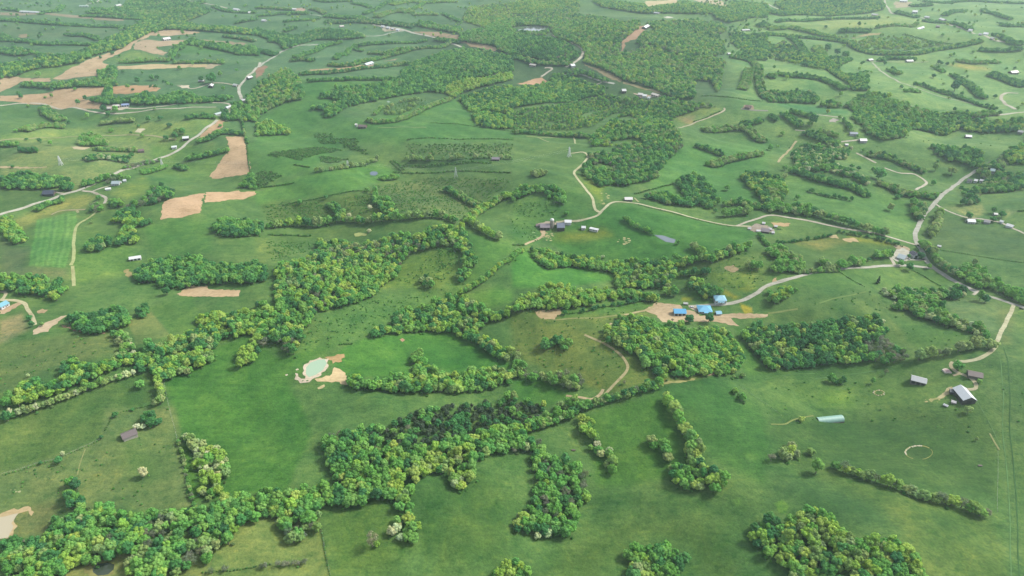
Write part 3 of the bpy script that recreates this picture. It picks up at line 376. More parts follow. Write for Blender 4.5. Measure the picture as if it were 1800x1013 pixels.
T(3,0,'60 720 300 740 560 780 560 805 300 800 80 740',(64,138,80),2); T(3,0,'80 260 800 390 700 450 450 380',(102,158,92),3); T(3,0,'1270 455 1380 450 1540 475 1560 490 1400 485',(176,186,104),2); T(3,0,'150 170 800 110 1100 150 1000 190 500 205',(138,178,100),4)
T(2,0,'1140 830 1380 750 1480 750 1490 780 1250 870 1150 870',(102,150,82),2); T(2,0,'1180 830 1280 820 1270 870 1220 865',(150,155,110),3)
# lower half
T(0,2,'-200 430 430 340 820 330 960 420 450 560 -200 850',(106,144,84),4); T(0,2,'0 230 150 180 200 290 60 370 0 390',(158,168,120),3); T(0,2,'900 240 1060 170 1190 330 1090 370 960 400',(114,150,88),1)
T(0,2,'1060 150 1150 90 1350 60 1400 200 1380 280 1200 320',(84,140,70),1.5); T(0,2,'480 180 700 0 1240 -20 1240 60 1050 120 900 150',(92,146,80),3); T(0,2,'-100 960 940 590 1070 590 1090 790 760 890 700 1040 0 1330 -100 1350',(94,138,74),1.5)
T(0,2,'960 580 700 650 250 850 60 900 300 800 700 660',(130,158,96),2); T(0,3,'-100 320 700 50 740 -160 1240 -180 1370 540 700 540 0 640 -100 640',(112,150,90),2); T(0,3,'900 60 1100 150 1150 280 1000 360 850 250 840 120',(90,136,74),14)
T(0,3,'110 600 190 560 260 620 320 660 200 730 110 740',(92,146,88),2); T(0,3,'-100 600 400 480 400 700 0 760',(124,148,92),4)
T(0,2,'1160 640 1560 400 1800 300 2100 800 2200 1016 2000 1450 1700 1450 1500 1500 1300 1100',(70,134,58),3); T(0,3,'1250 60 1330 130 1400 330 1400 480 1370 500 1300 300',(84,144,62),1.5)
T(1,3,'-300 640 200 560 450 600 530 1030 -300 1050',(108,150,84),1.5); T(1,3,'-1500 1000 -700 780 -300 700 -300 1060 -1500 1060',(114,150,88),3)
T(1,2,'620 420 780 350 1340 300 1650 400 1800 560 1340 600 1080 440 1080 620 650 640 510 500',(76,144,62),2); T(1,2,'330 380 700 240 1100 60 1500 -50 1400 50 900 240 700 350 320 450',(90,148,74),5); T(1,2,'0 480 200 480 400 420 600 380 330 560 200 700 0 760',(76,138,62),5)
T(1,2,'480 180 900 60 1300 30 1000 140 760 300 500 380 340 330',(92,146,76),6); T(1,2,'1500 50 1700 0 1800 20 1800 100 1640 140 1560 90',(96,160,72),3)
T(2,2,'0 170 940 100 1010 190 620 300 860 480 1060 640 700 750 520 690 460 590 250 600 0 430',(106,142,72),4); T(2,2,'360 150 900 80 980 140 700 185 340 215',(84,140,66),3); T(2,2,'200 640 380 740 560 780 340 800 200 860 0 780 0 640',(72,136,60),2)
T(2,2,'1040 610 1420 610 1800 590 1800 700 1500 660 1050 720',(66,122,62),4); T(2,2,'1040 640 1250 612 1400 608 1300 640 1060 676',(128,144,80),3); T(2,2,'500 900 1040 740 1100 800 1200 1016 1250 1300 800 1400 600 1400',(72,132,58),4)
T(2,2,'1120 740 1540 680 1800 900 1800 1400 1400 1200 1200 940',(72,132,64),5); T(2,2,'1500 20 1600 70 1560 80 1480 40',(158,172,60),2); T(2,2,'1600 110 1690 140 1700 180 1640 180',(160,174,62),1.5); T(2,2,'1590 10 1660 -10 1700 0 1660 30',(134,164,66),2); T(2,2,'1200 70 1270 75 1260 90 1200 88',(160,180,60),2)
T(2,2,'1560 240 1640 300 1700 450 1800 560 1800 600 1620 600 1620 480',(74,134,62),3)
T(3,2,'0 100 700 0 860 100 1300 250 1450 300 1300 450 1040 480 850 300 740 180 200 240 0 250',(94,140,76),5); T(3,2,'200 160 300 150 310 240 210 250',(70,118,60),5); T(3,2,'430 140 600 150 700 200 540 200',(72,124,62),4); T(3,2,'900 220 1400 300 1450 360 1100 460 1000 400',(82,138,70),4); T(3,2,'680 100 800 110 790 130 700 125',(72,122,62),3)
T(3,2,'1200 80 1400 60 1650 100 1600 330 1300 190',(104,148,92),3); T(3,2,'0 570 800 520 1300 520 1300 560 780 620 300 650 0 650',(68,122,62),5); T(3,2,'0 650 700 640 1200 680 1100 800 0 900',(86,138,70),8); T(3,2,'400 760 560 760 580 810 400 810',(104,160,66),8)
T(3,2,'1480 500 1700 200 1790 200 1790 1016 1600 1016 1500 700',(92,140,80),6); T(3,2,'1620 150 1740 140 1700 400 1620 400',(104,140,84),4)
T(3,2,'0 900 1500 850 1640 1016 1600 1500 200 1250 0 1016',(70,118,60),8); T(3,3,'240 230 900 380 1600 560 1720 1050 1100 1050 900 700 600 500',(92,136,70),8); T(3,3,'0 250 300 300 800 520 950 700 500 680 200 500 0 520',(66,118,66),10)
T(3,3,'1620 0 1800 0 1800 1050 1700 1050',(84,134,74),3); T(2,3,'560 380 1000 450 1500 430 1700 500 1700 620 900 560 540 660',(64,116,60),12); T(2,3,'500 700 900 600 1500 640 1600 1050 1250 1050 1240 800 900 760 560 1050 100 1050 400 800',(84,128,64),14)
T(2,3,'1640 150 1700 140 1740 180 1690 215 1650 195',(92,150,72),2); T(2,3,'1560 470 1600 465 1620 500 1580 520',(92,150,72),2); T(3,3,'50 500 100 480 150 520 130 575 80 560',(92,152,66),1.5); T(3,3,'980 130 1060 110 1120 140 1090 190 1000 180',(68,112,62),3)
T(1,3,'1200 420 1500 300 1700 300 1800 500 1750 900 1300 950 1180 800',(78,126,62),16); T(1,3,'500 600 900 470 1000 540 930 760 1100 800 900 1000 550 1000',(84,134,64),10); T(1,3,'1200 500 1300 420 1280 700 1200 800',(64,120,58),10)

def _stripes(lft, rgt, n, cols, soft=.6):
    for i in range(n):
        t0, t1 = i / n, (i + 1) / n
        e0 = [((1 - t0) * a[0] + t0 * b[0], (1 - t0) * a[1] + t0 * b[1]) for a, b in zip(lft, rgt)]; e1 = [((1 - t1) * a[0] + t1 * b[0], (1 - t1) * a[1] + t1 * b[1]) for a, b in zip(lft, rgt)]
        TONES.append((e0 + e1[::-1], cols[i % len(cols)], soft))
_stripes(tp(0,1,'262 542 232 700 204 856'), tp(0,1,'536 474 536 600 462 866'), 13, [(98,166,86), (86,150,80), (104,170,92), (90,156,80)])
_stripes(tp(3,1,'1352 484 1462 440'), tp(3,1,'1440 512 1500 500'), 6, [(158,178,112), (138,164,104)], .4)
# ---------------------------------------------------------------- the lie of the land
SP, CP = math.sin(PITCH), math.cos(PITCH)
def rays(px, py):
    u = (np.asarray(px, float) - 900) / FPX; v = (506.5 - np.asarray(py, float)) / FPX
    return u, CP + v * SP, -SP + v * CP
def height0(x, y):
    x = np.asarray(x, float); y = np.asarray(y, float)
    wx = x + 60 * np.sin(y / 210.0 + 1.3); wy = y + 70 * np.sin(x / 260.0 + .4)
    k = np.clip(1.0 - (y - 1500) / 2500.0, .35, 1)
    z = 9.0 * k * np.sin(wx / 66.0 + .5) * np.sin(wy / 74.0) + 4.5 * k * np.sin((wx + wy) / 52.0 + 1.1) + 1.5 * k * np.sin((wx - .6 * wy) / 24.0) + .8 * k * np.sin((wx + 1.4 * wy) / 13.0) * np.sin(wx / 31.0)
    z = z + 10.0 * np.sin(wx / 190.0 + 1.0) * np.cos(wy / 170.0 + .3) * np.clip(y / 900.0, .2, 1.5)
    z = z + 34 * np.exp(-(((x - 330) / 250) ** 2 + ((y - 2150) / 330) ** 2)) + 14 * np.exp(-(((x - 1500) / 420) ** 2 + ((y - 2300) / 300) ** 2))
    return z + 25 * np.clip((y - 3200) / 3000, 0, 3) * (1 + .6 * np.sin(x / 700.0) * np.sin(y / 900.0))
FLATS = []
def height(x, y):
    z = height0(x, y)
    for cx, cy, r, zz in FLATS:
        d = np.hypot(x - cx, y - cy) / r
        w = np.clip(2.0 - d, 0, 1); w = w * w * (3 - 2 * w); z = z * (1 - w) + zz * w
    return z
def gp(px, py, h=0.0):
    """points of the place seen at these pixels, h metres above the ground: march along each ray to its first meeting with the land"""
    px = np.atleast_1d(np.asarray(px, float)); py = np.atleast_1d(np.asarray(py, float))
    dx, dy, dz = rays(px, py); h = np.broadcast_to(h, px.shape)
    t0 = (H - 70) / np.maximum(-dz, 1e-3); t1 = (H + 30) / np.maximum(-dz, 1e-3)
    lo = t0.copy(); hi = t1.copy(); done = np.zeros(px.shape, bool); prev = t0.copy()
    for k in range(1, 61):
        t = t0 + (t1 - t0) * k / 60.0
        below = (H + t * dz) < (height(t * dx, t * dy) + h)
        new = below & ~done; lo[new] = prev[new]; hi[new] = t[new]; done |= below; prev = t
    for _ in range(18):
        m = (lo + hi) / 2; below = (H + m * dz) < (height(m * dx, m * dy) + h)
        hi = np.where(below, m, hi); lo = np.where(below, lo, m)
    t = (lo + hi) / 2; x = t * dx; y = t * dy
    return x, y, height(x, y)
def to_px(x, y, z):
    dz = z - H; depth = y * CP - dz * SP; up = y * SP + dz * CP
    depth = np.maximum(depth, 1.0)
    return 900 + FPX * x / depth, 506.5 - FPX * up / depth, depth
def g1(px, py, h=0.0):
    x, y, z = gp(px, py, h); return float(x[0]), float(y[0]), float(z[0])
def pxm(x, y): return FPX / max(y * CP + H * SP, 1.0)
for poly, c in WATER:
    a = np.array(poly); x, y, z = gp(a[:, 0], a[:, 1])
    FLATS.append((x.mean(), y.mean(), .5 * max(np.ptp(x), np.ptp(y)) * 1.05, float(z.mean())))

# ---------------------------------------------------------------- helpers
def lin(c, k=1.0):
    v = np.asarray(c, float) / 255.0
    return tuple(float(q) for q in np.where(v <= .04045, v / 12.92, ((v + .055) / 1.055) ** 2.4) * k)
AK = 0.425          # how far the sunlit look of a surface lies above its own colour
def mat(name, build):
    m = bpy.data.materials.new(name); m.use_nodes = True
    nt = m.node_tree; nt.nodes.clear(); out = nt.nodes.new('ShaderNodeOutputMaterial'); build(nt, out); return m
def N(nt, t, **kw):
    n = nt.nodes.new(t)
    for k, v in kw.items(): setattr(n, k, v)
    return n
def noise_node(nt, scale, detail=4, rough=.6, vec=None):
    n = N(nt, 'ShaderNodeTexNoise'); n.inputs['Scale'].default_value = scale; n.inputs['Detail'].default_value = detail; n.inputs['Roughness'].default_value = rough
    if vec is not None: nt.links.new(vec, n.inputs['Vector'])
    return n
def ramp(nt, fac, stops):
    r = N(nt, 'ShaderNodeValToRGB'); e = r.color_ramp.elements
    while len(e) < len(stops): e.new(.5)
    for i, (p, c) in enumerate(stops): e[i].position = p; e[i].color = (c[0], c[1], c[2], 1) if hasattr(c, '__len__') else (c, c, c, 1)
    nt.links.new(fac, r.inputs[0]); return r.outputs[0]
def mul(nt, a, b):
    m = N(nt, 'ShaderNodeMix', data_type='RGBA', blend_type='MULTIPLY'); m.inputs[0].default_value = 1
    nt.links.new(a, m.inputs[6]); nt.links.new(b, m.inputs[7]); return m.outputs[2]
def link_obj(o, parent=None):
    COL.objects.link(o)
    if parent is not None: o.parent = parent
    return o
def mesh_obj(name, verts, faces, material, parent=None, smooth=False):
    me = bpy.data.meshes.new(name); me.from_pydata([tuple(v) for v in verts], [], [tuple(f) for f in faces]); me.update()
    if smooth: me.shade_smooth()
    for m in (material if isinstance(material, (list, tuple)) else [material]): me.materials.append(m)
    return link_obj(bpy.data.objects.new(name, me), parent)
def tag(o, label=None, cat=None, group=None, kind=None):
    if label: o['label'] = label
    if cat: o['category'] = cat
    if group: o['group'] = group
    if kind: o['kind'] = kind
    return o
def empty(name, loc, rz=0.0, s=1.0):
    o = bpy.data.objects.new(name, None); o.empty_display_size = 1; COL.objects.link(o)
    o.location = loc; o.rotation_euler = (0, 0, rz); o.scale = (s, s, s); return o
class MB:
    def __init__(self): self.v = []; self.f = []
    def box(self, x0, x1, y0, y1, z0, z1):
        b = len(self.v)
        self.v += [(x0,y0,z0),(x1,y0,z0),(x1,y1,z0),(x0,y1,z0),(x0,y0,z1),(x1,y0,z1),(x1,y1,z1),(x0,y1,z1)]
        self.f += [(b,b+3,b+2,b+1),(b+4,b+5,b+6,b+7),(b,b+1,b+5,b+4),(b+1,b+2,b+6,b+5),(b+2,b+3,b+7,b+6),(b+3,b,b+4,b+7)]; return self
    def prism(self, poly, axis0, axis1, fn):
        """poly: 2-D points; fn(p, t) -> 3-D for t in (axis0, axis1)"""
        b = len(self.v); n = len(poly)
        self.v += [fn(p, axis0) for p in poly] + [fn(p, axis1) for p in poly]
        self.f += [tuple(b + i for i in range(n))[::-1], tuple(b + n + i for i in range(n))] + [(b + i, b + (i + 1) % n, b + n + (i + 1) % n, b + n + i) for i in range(n)]; return self
    def bar(self, p, q, r, n=5, r2=None):
        p = Vector(p); q = Vector(q); d = (q - p).normalized(); a = d.orthogonal().normalized(); c = d.cross(a); b = len(self.v); r2 = r if r2 is None else r2
        for P_, rr in ((p, r), (q, r2)):
            for i in range(n):
                an = 2 * math.pi * i / n; self.v.append(tuple(P_ + (a * math.cos(an) + c * math.sin(an)) * rr))
        self.f += [(b + i, b + (i + 1) % n, b + n + (i + 1) % n, b + n + i) for i in range(n)] + [tuple(b + i for i in range(n))[::-1], tuple(b + n + i for i in range(n))]; return self
    def build(self, name, m, parent=None): return mesh_obj(name, self.v, self.f, m, parent)
def in_poly(px, py, poly):
    a = np.array(poly); ins = np.zeros(px.shape, bool)
    bb = (px >= a[:, 0].min()) & (px <= a[:, 0].max()) & (py >= a[:, 1].min()) & (py <= a[:, 1].max())
    idx = np.nonzero(bb)[0]
    if len(idx) == 0: return ins
    X = px[idx]; Y = py[idx]; r = np.zeros(len(idx), bool); n = len(a)
    for i in range(n):
        x0, y0 = a[i]; x1, y1 = a[(i + 1) % n]
        if y0 == y1: continue
        c = ((y0 > Y) != (y1 > Y)) & (X < (x1 - x0) * (Y - y0) / (y1 - y0) + x0); r ^= c
    ins[idx] = r; return ins
def edge_dist(px, py, poly):
    a = np.array(poly); d = np.full(px.shape, 1e9); n = len(a)
    for i in range(n):
        x0, y0 = a[i]; x1, y1 = a[(i + 1) % n]; L2 = (x1 - x0) ** 2 + (y1 - y0) ** 2 + 1e-9
        t = np.clip(((px - x0) * (x1 - x0) + (py - y0) * (y1 - y0)) / L2, 0, 1)
        d = np.minimum(d, np.hypot(px - x0 - t * (x1 - x0), py - y0 - t * (y1 - y0)))
    return d

# ---------------------------------------------------------------- the ground sheet
def sfield(x, y, s, seed):
    """smooth pseudo-random field in -1..1"""
    r = np.random.default_rng(seed); z = np.zeros(np.shape(x)); 
    for k in range(7):
        a = r.uniform(0, 6.283); f = r.uniform(.5, 1.7) / s; z = z + np.sin((x * np.cos(a) + y * np.sin(a)) * f * 6.283 + r.uniform(0, 6.28) + 1.5 * np.sin((x * np.sin(a) - y * np.cos(a)) * f * 3.1))
    return z / 3.2
def build_ground():
    rows = [-900, -500, -200, 0, 80, 150]
    v = 1090.0
    ys = []
    while v > -70:
        dx, dy, dz = rays(900, v); ys.append(float(-H / dz * dy)); v -= 1.9
    rows = [r for r in rows if r < ys[0] - 20] + ys
    y = ys[-1]
    while y < 16000: y *= 1.03; rows.append(y)
    rows = np.array(rows); nt_ = 1150; t = np.linspace(-1.08, 1.08, nt_)
    t = t + .35 * np.clip(np.abs(t) - .8, 0, 1) * np.sign(t) * 6
    dep = np.maximum(rows * CP + H * SP, 420)
    X = (dep[:, None] * t[None, :]).ravel(); Y = np.repeat(rows, nt_)
    Z = height(X, Y); nr = len(rows)
    px, py, d = to_px(X, Y, Z)
    wob = sfield(X, Y, 35.0, 3) * 1.2 * np.clip(900.0 / d, .25, 1.2); wob2 = sfield(X, Y, 30.0, 5) * .8 * np.clip(900.0 / d, .25, 1.2)
    qx = px + wob; qy = py + wob2
    base = np.array(lin((88, 140, 76)))
    C = np.tile(base, (len(X), 1))
    # country beyond the survey: a patchwork of meadows
    far = sfield(X, Y, 700.0, 11)[:, None] * .15 + sfield(X, Y, 260.0, 12)[:, None] * .12
    C *= 1 + far
    for poly, c, soft in TONES:
        soft = soft * 2.4 if soft >= 2 else soft
        a = np.array(poly); m = soft + 1
        bb = np.nonzero((qx > a[:, 0].min() - m) & (qx < a[:, 0].max() + m) & (qy > a[:, 1].min() - m) & (qy < a[:, 1].max() + m) & (py > -80))[0]
        if len(bb) == 0: continue
        X_, Y_ = qx[bb], qy[bb]
        ins = in_poly(X_, Y_, poly); dd = edge_dist(X_, Y_, poly)
        w = np.clip(np.where(ins, dd, -dd) / (2 * soft) + .5, 0, 1)[:, None]; w = w * w * (3 - 2 * w)
        C[bb] = C[bb] * (1 - w) + np.array(lin(c)) * w
    # drier and lusher grass in soft patches, as every meadow has
    f1 = sfield(X, Y, 120.0, 21); f2 = sfield(X, Y, 42.0, 22); f3 = sfield(X, Y, 300.0, 23)
    g = (f1 * .5 + f2 * .35 + f3 * .4)[:, None]
    C = C * (1 + g * np.array([.34, .17, .18]))
    C = np.clip(C * AK * np.array([1.25, .98, .88]), 0, 1)
    me = bpy.data.meshes.new('ground')
    me.vertices.add(len(X)); me.vertices.foreach_set('co', np.stack([X, Y, Z], 1).astype(np.float32).ravel())
    i = np.arange(nr - 1)[:, None] * nt_ + np.arange(nt_ - 1)[None, :]
    q = np.stack([i, i + 1, i + nt_ + 1, i + nt_], -1).reshape(-1, 4)
    me.loops.add(q.size); me.loops.foreach_set('vertex_index', q.ravel().astype(np.int32))
    me.polygons.add(len(q)); me.polygons.foreach_set('loop_start', (np.arange(len(q)) * 4).astype(np.int32))
    me.polygons.foreach_set('use_smooth', np.ones(len(q), bool))
    me.update(calc_edges=True)
    at = me.attributes.new('grass', 'FLOAT_COLOR', 'POINT'); at.data.foreach_set('color', np.concatenate([C, np.ones((len(C), 1))], 1).astype(np.float32).ravel())
    me.materials.append(M_GROUND)
    o = link_obj(bpy.data.objects.new('ground', me)); tag(o, 'rolling grassland of many greens', kind='structure')
    return o
def ground_mat(nt, out):
    a = N(nt, 'ShaderNodeAttribute', attribute_name='grass'); g = N(nt, 'ShaderNodeNewGeometry'); pos = g.outputs['Position']
    c = a.outputs['Color']
    n1 = noise_node(nt, .020, 5, .62, pos); n2 = noise_node(nt, .11, 5, .7, pos); n3 = noise_node(nt, .55, 3, .75, pos)
    mp = N(nt, 'ShaderNodeMapping'); mp.inputs['Rotation'].default_value = (0, 0, .35); mp.inputs['Scale'].default_value = (.035, .30, 1); nt.links.new(pos, mp.inputs[0])
    n4 = noise_node(nt, 1.0, 3, .6, mp.outputs[0])
    c = mul(nt, c, ramp(nt, n1.outputs[0], [(.30, (.74, .84, .78)), (.5, (1, 1, 1)), (.70, (1.30, 1.12, 1.12))]))
    c = mul(nt, c, ramp(nt, n2.outputs[0], [(.28, (.66, .76, .74)), (.5, (1, 1, 1)), (.72, (1.30, 1.20, 1.18))]))
    c = mul(nt, c, ramp(nt, n3.outputs[0], [(.25, (.62, .68, .66)), (.5, (1, 1, 1)), (.75, (1.30, 1.26, 1.22))]))
    c = mul(nt, c, ramp(nt, n4.outputs[0], [(.3, (.80, .87, .85)), (.7, (1.18, 1.11, 1.08))]))
    n5 = noise_node(nt, .20, 2, .5, pos); c = mul(nt, c, ramp(nt, n5.outputs[0], [(.34, (.70, .84, .80)), (.42, (1, 1, 1)), (.62, (1, 1, 1)), (.70, (1.22, 1.10, .98))]))
    vo = N(nt, 'ShaderNodeTexVoronoi', feature='DISTANCE_TO_EDGE'); vo.inputs['Scale'].default_value = .013; dn = noise_node(nt, .02, 3, .6, pos); ad = N(nt, 'ShaderNodeVectorMath', operation='MULTIPLY_ADD'); ad.inputs[1].default_value = (60, 60, 0); nt.links.new(dn.outputs[1], ad.inputs[0]); nt.links.new(pos, ad.inputs[2]); nt.links.new(ad.outputs[0], vo.inputs['Vector'])
    c = mul(nt, c, ramp(nt, vo.outputs['Distance'], [(0, (1.16, 1.08, 1.0)), (.012, (1.10, 1.04, 1.0)), (.02, (1, 1, 1))]))
    b = N(nt, 'ShaderNodeBsdfPrincipled'); b.inputs['Roughness'].default_value = .95; b.inputs['Specular IOR Level'].default_value = .12
    nt.links.new(c, b.inputs['Base Color'])
    bp = N(nt, 'ShaderNodeBump'); bp.inputs['Strength'].default_value = .5; bp.inputs['Distance'].default_value = .8
    nt.links.new(n3.outputs[0], bp.inputs['Height']); nt.links.new(bp.outputs[0], b.inputs['Normal']); nt.links.new(b.outputs[0], out.inputs[0])
M_GROUND = mat('grass', ground_mat)
build_ground()

MATS = {}
def soil_mat(c, kind='soil'):
    key = (kind, tuple(c))
    if key in MATS: return MATS[key]
    def f(nt, out):
        g = N(nt, 'ShaderNodeNewGeometry'); pos = g.outputs['Position']; rgb = N(nt, 'ShaderNodeRGB'); rgb.outputs[0].default_value = (*[q * w_ for q, w_ in zip(lin(c, AK * 1.15), (1.04, 1.02, .94))], 1)
        n1 = noise_node(nt, .03, 5, .7, pos); n2 = noise_node(nt, .25, 4, .75, pos)
        mp = N(nt, 'ShaderNodeMapping'); mp.inputs['Rotation'].default_value = (0, 0, .25); mp.inputs['Scale'].default_value = (.03, .45, 1); nt.links.new(pos, mp.inputs[0]); n3 = noise_node(nt, 1, 2, .5, mp.outputs[0])
        c1 = mul(nt, rgb.outputs[0], ramp(nt, n1.outputs[0], [(.30, (.76, .74, .68)), (.55, (1, 1, 1)), (.75, (1.08, 1.08, 1.06))]))
        c1 = mul(nt, c1, ramp(nt, n2.outputs[0], [(.28, (.72, .74, .66)), (.5, (1, 1, 1)), (.75, (1.1, 1.1, 1.08))]))
        c1 = mul(nt, c1, ramp(nt, n3.outputs[0], [(.35, (.88, .87, .85)), (.6, (1, 1, 1))]))
        b = N(nt, 'ShaderNodeBsdfPrincipled'); b.inputs['Roughness'].default_value = .95; b.inputs['Specular IOR Level'].default_value = .1
        nt.links.new(c1, b.inputs['Base Color']); nt.links.new(b.outputs[0], out.inputs[0])
    MATS[key] = mat('bare_soil', f); return MATS[key]
def water_mat(c):
    def f(nt, out):
        b = N(nt, 'ShaderNodeBsdfPrincipled'); b.inputs['Roughness'].default_value = .12; b.inputs['Base Color'].default_value = (*lin(c, AK * 1.25), 1); b.inputs['Specular IOR Level'].default_value = .45
        n = noise_node(nt, .8, 3); bp = N(nt, 'ShaderNodeBump'); bp.inputs['Strength'].default_value = .15; bp.inputs['Distance'].default_value = .1
        nt.links.new(n.outputs[0], bp.inputs['Height']); nt.links.new(bp.outputs[0], b.inputs['Normal']); nt.links.new(b.outputs[0], out.inputs[0])
    return mat('pond_water', f)
def drape(name, poly, material, lift, jag=1.0):
    """a sheet with this outline laid over the land, following every rise"""
    a = np.array(poly); X, Y, Z = gp(a[:, 0], a[:, 1]); pts = np.stack([X, Y], 1); n = len(pts)
    step = max(3.0, .0045 * float(Y.mean())); out = []
    for i in range(n):
        p, q = pts[i], pts[(i + 1) % n]; k = max(1, int(np.hypot(*(q - p)) / step)); nrm = np.array([-(q - p)[1], (q - p)[0]]) / (np.hypot(*(q - p)) + 1e-6)
        for j in range(k):
            t = j / k; w = .35 * step * jag * math.sin(math.pi * t) ** .3 if k > 1 else 0
            out.append(p + (q - p) * t + nrm * w * random.uniform(-1, 1))
    bnd = out; nb = len(bnd); b = np.array(bnd)
    gx = np.arange(b[:, 0].min(), b[:, 0].max(), step * 1.4); gy = np.arange(b[:, 1].min(), b[:, 1].max(), step * 1.4)
    GX, GY = np.meshgrid(gx, gy); GX = GX.ravel() + RNG.uniform(-.3, .3, GX.size) * step; GY = GY.ravel() + RNG.uniform(-.3, .3, GY.size) * step
    ins = in_poly(GX, GY, b) & (edge_dist(GX, GY, b) > .5 * step)
    allp = [Vector(p) for p in bnd] + [Vector((x, y)) for x, y in zip(GX[ins], GY[ins])]
    vs, es, fs, *_ = delaunay_2d_cdt(allp, [(i, (i + 1) % nb) for i in range(nb)], [list(range(nb))], 1, 1e-4)
    V = np.array([(v[0], v[1]) for v in vs]); Zv = height(V[:, 0], V[:, 1]) + lift + 1.2e-4 * V[:, 1]
    return mesh_obj(name, np.column_stack([V, Zv]), fs, material, smooth=True)
LABEL_SOIL = {'ploughed_field': 'tan ploughed field', 'bare_patch': 'bare pale earth', 'straw_patch': 'straw coloured patch', 'farmyard': 'bare farmyard', 'gravel_yard': 'pale gravel yard'}
for i, (poly, c, name) in enumerate(SOIL):
    o = drape(name, poly, soil_mat(c), .04 + .004 * (i % 12), 1.5 if name == 'bare_patch' else 1.2); tag(o, LABEL_SOIL[name], kind='structure')
for poly, c in WATER:
    o = drape('pond_water', poly, water_mat(c), .10, .3); tag(o, 'still pond water', kind='structure')

def spline(P, step):
    P = [np.array(p, float) for p in P]; P = [2 * P[0] - P[1]] + P + [2 * P[-1] - P[-2]]; out = []
    for i in range(1, len(P) - 2):
        p0, p1, p2, p3 = P[i - 1:i + 3]; k = max(2, int(np.hypot(*(p2 - p1)) / step))
        for j in range(k):
            t = j / k; out.append(.5 * ((2 * p1) + (-p0 + p2) * t + (2 * p0 - 5 * p1 + 4 * p2 - p3) * t * t + (-p0 + 3 * p1 - 3 * p2 + p3) * t ** 3))
    out.append(P[-2]); return np.array(out)
def ribbon(name, line, w, material, lift, wob=.12):
    a = np.array(line); X, Y, Z = gp(a[:, 0], a[:, 1]); c = spline(list(zip(X, Y)), max(3.0, .004 * float(Y.mean())))
    d = np.gradient(c, axis=0); d /= (np.hypot(d[:, 0], d[:, 1])[:, None] + 1e-9); nrm = np.column_stack([-d[:, 1], d[:, 0]])
    s = np.cumsum(np.r_[0, np.hypot(*np.diff(c, axis=0).T)])
    offs = np.array([-.5, -.25, 0, .25, .5]); V = []
    for o_ in offs:
        ww = w * (1 + wob * np.sin(s / 7.0 + o_ * 9) * (abs(o_) > .4) + wob * .6 * np.sin(s / 2.9 + o_ * 5) * (abs(o_) > .4))
        p = c + nrm * (o_ * ww)[:, None]; V.append(np.column_stack([p, height(p[:, 0], p[:, 1]) + lift + 1.4e-4 * p[:, 1] - .03 * abs(o_)]))
    V = np.stack(V, 1); n = len(c); m = len(offs); idx = np.arange(n * m).reshape(n, m)
    F_ = [(idx[i, j], idx[i, j + 1], idx[i + 1, j + 1], idx[i + 1, j]) for i in range(n - 1) for j in range(m - 1)]
    return mesh_obj(name, V.reshape(-1, 3), [f[::-1] for f in F_], material, smooth=True)
LABEL_ROAD = {'county_road': 'paved country road', 'gravel_road': 'pale gravel road', 'gravel_lane': 'pale gravel farm lane', 'dirt_track': 'worn dirt track'}
for i, (line, w, c, name) in enumerate(ROADS):
    o = ribbon(name, line, w * .84, soil_mat(c, 'road'), .12 + .004 * (i % 16)); tag(o, LABEL_ROAD[name], kind='structure')
for (cx, cy, rx, ry, a0, a1, w) in ((1615, 796, 24, 12, 2.0, 5.6, .9), (1615, 796, 24, 12, 5.8, 7.6, .5), (1545, 691, 8, 4.2, 0, 6.2, 1.0)):
    line = [(cx + rx * math.cos(t), cy + ry * math.sin(t)) for t in np.linspace(a0, a1, 14)]
    tag(ribbon('dirt_ring', line, w, soil_mat((172, 176, 112), 'road'), .2, .5), 'broken ring of bare earth', kind='structure')

# ---------------------------------------------------------------- foliage
TINT = {'y': [(158, 190, 88), (146, 184, 84), (170, 194, 100)], 'g': [(114, 164, 82), (104, 156, 78), (128, 170, 88)], 'd': [(76, 128, 72), (70, 118, 72), (88, 138, 76)],
        'e': [(82, 102, 76), (74, 94, 72), (94, 108, 84)], 'o': [(146, 172, 104), (136, 166, 94), (158, 176, 116)], 'b': [(128, 138, 110), (118, 132, 102), (138, 142, 118)], 'W': [(206, 210, 168)], 'w': [(186, 200, 148), (176, 192, 136), (200, 206, 160)], 'c': [(74, 96, 74)],
        's': [(84, 134, 66), (74, 116, 62), (100, 146, 72), (104, 130, 80)], 't': [(92, 148, 72), (84, 136, 70), (108, 160, 80)]}
TK = 1.04
def foliage(nt, out):
    a = N(nt, 'ShaderNodeAttribute', attribute_name='tint'); a.attribute_type = 'INSTANCER'
    tc = N(nt, 'ShaderNodeTexCoord'); n1 = noise_node(nt, 2.6, 2, .6, tc.outputs['Object'])
    n2 = noise_node(nt, 11.0, 2, .6, tc.outputs['Object'])
    c = mul(nt, a.outputs['Color'], ramp(nt, n1.outputs[0], [(.32, (.74, .84, .86)), (.5, (1, 1, 1)), (.68, (1.2, 1.12, .95))]))
    c = mul(nt, c, ramp(nt, n2.outputs[0], [(.3, (.82, .86, .84)), (.7, (1.15, 1.14, 1.1))]))
    d = N(nt, 'ShaderNodeBsdfDiffuse'); t = N(nt, 'ShaderNodeBsdfTranslucent'); mx = N(nt, 'ShaderNodeMixShader'); mx.inputs[0].default_value = .38
    nt.links.new(c, d.inputs[0]); nt.links.new(c, t.inputs[0]); nt.links.new(d.outputs[0], mx.inputs[1]); nt.links.new(t.outputs[0], mx.inputs[2]); nt.links.new(mx.outputs[0], out.inputs[0])
M_LEAF = mat('leaves', foliage)
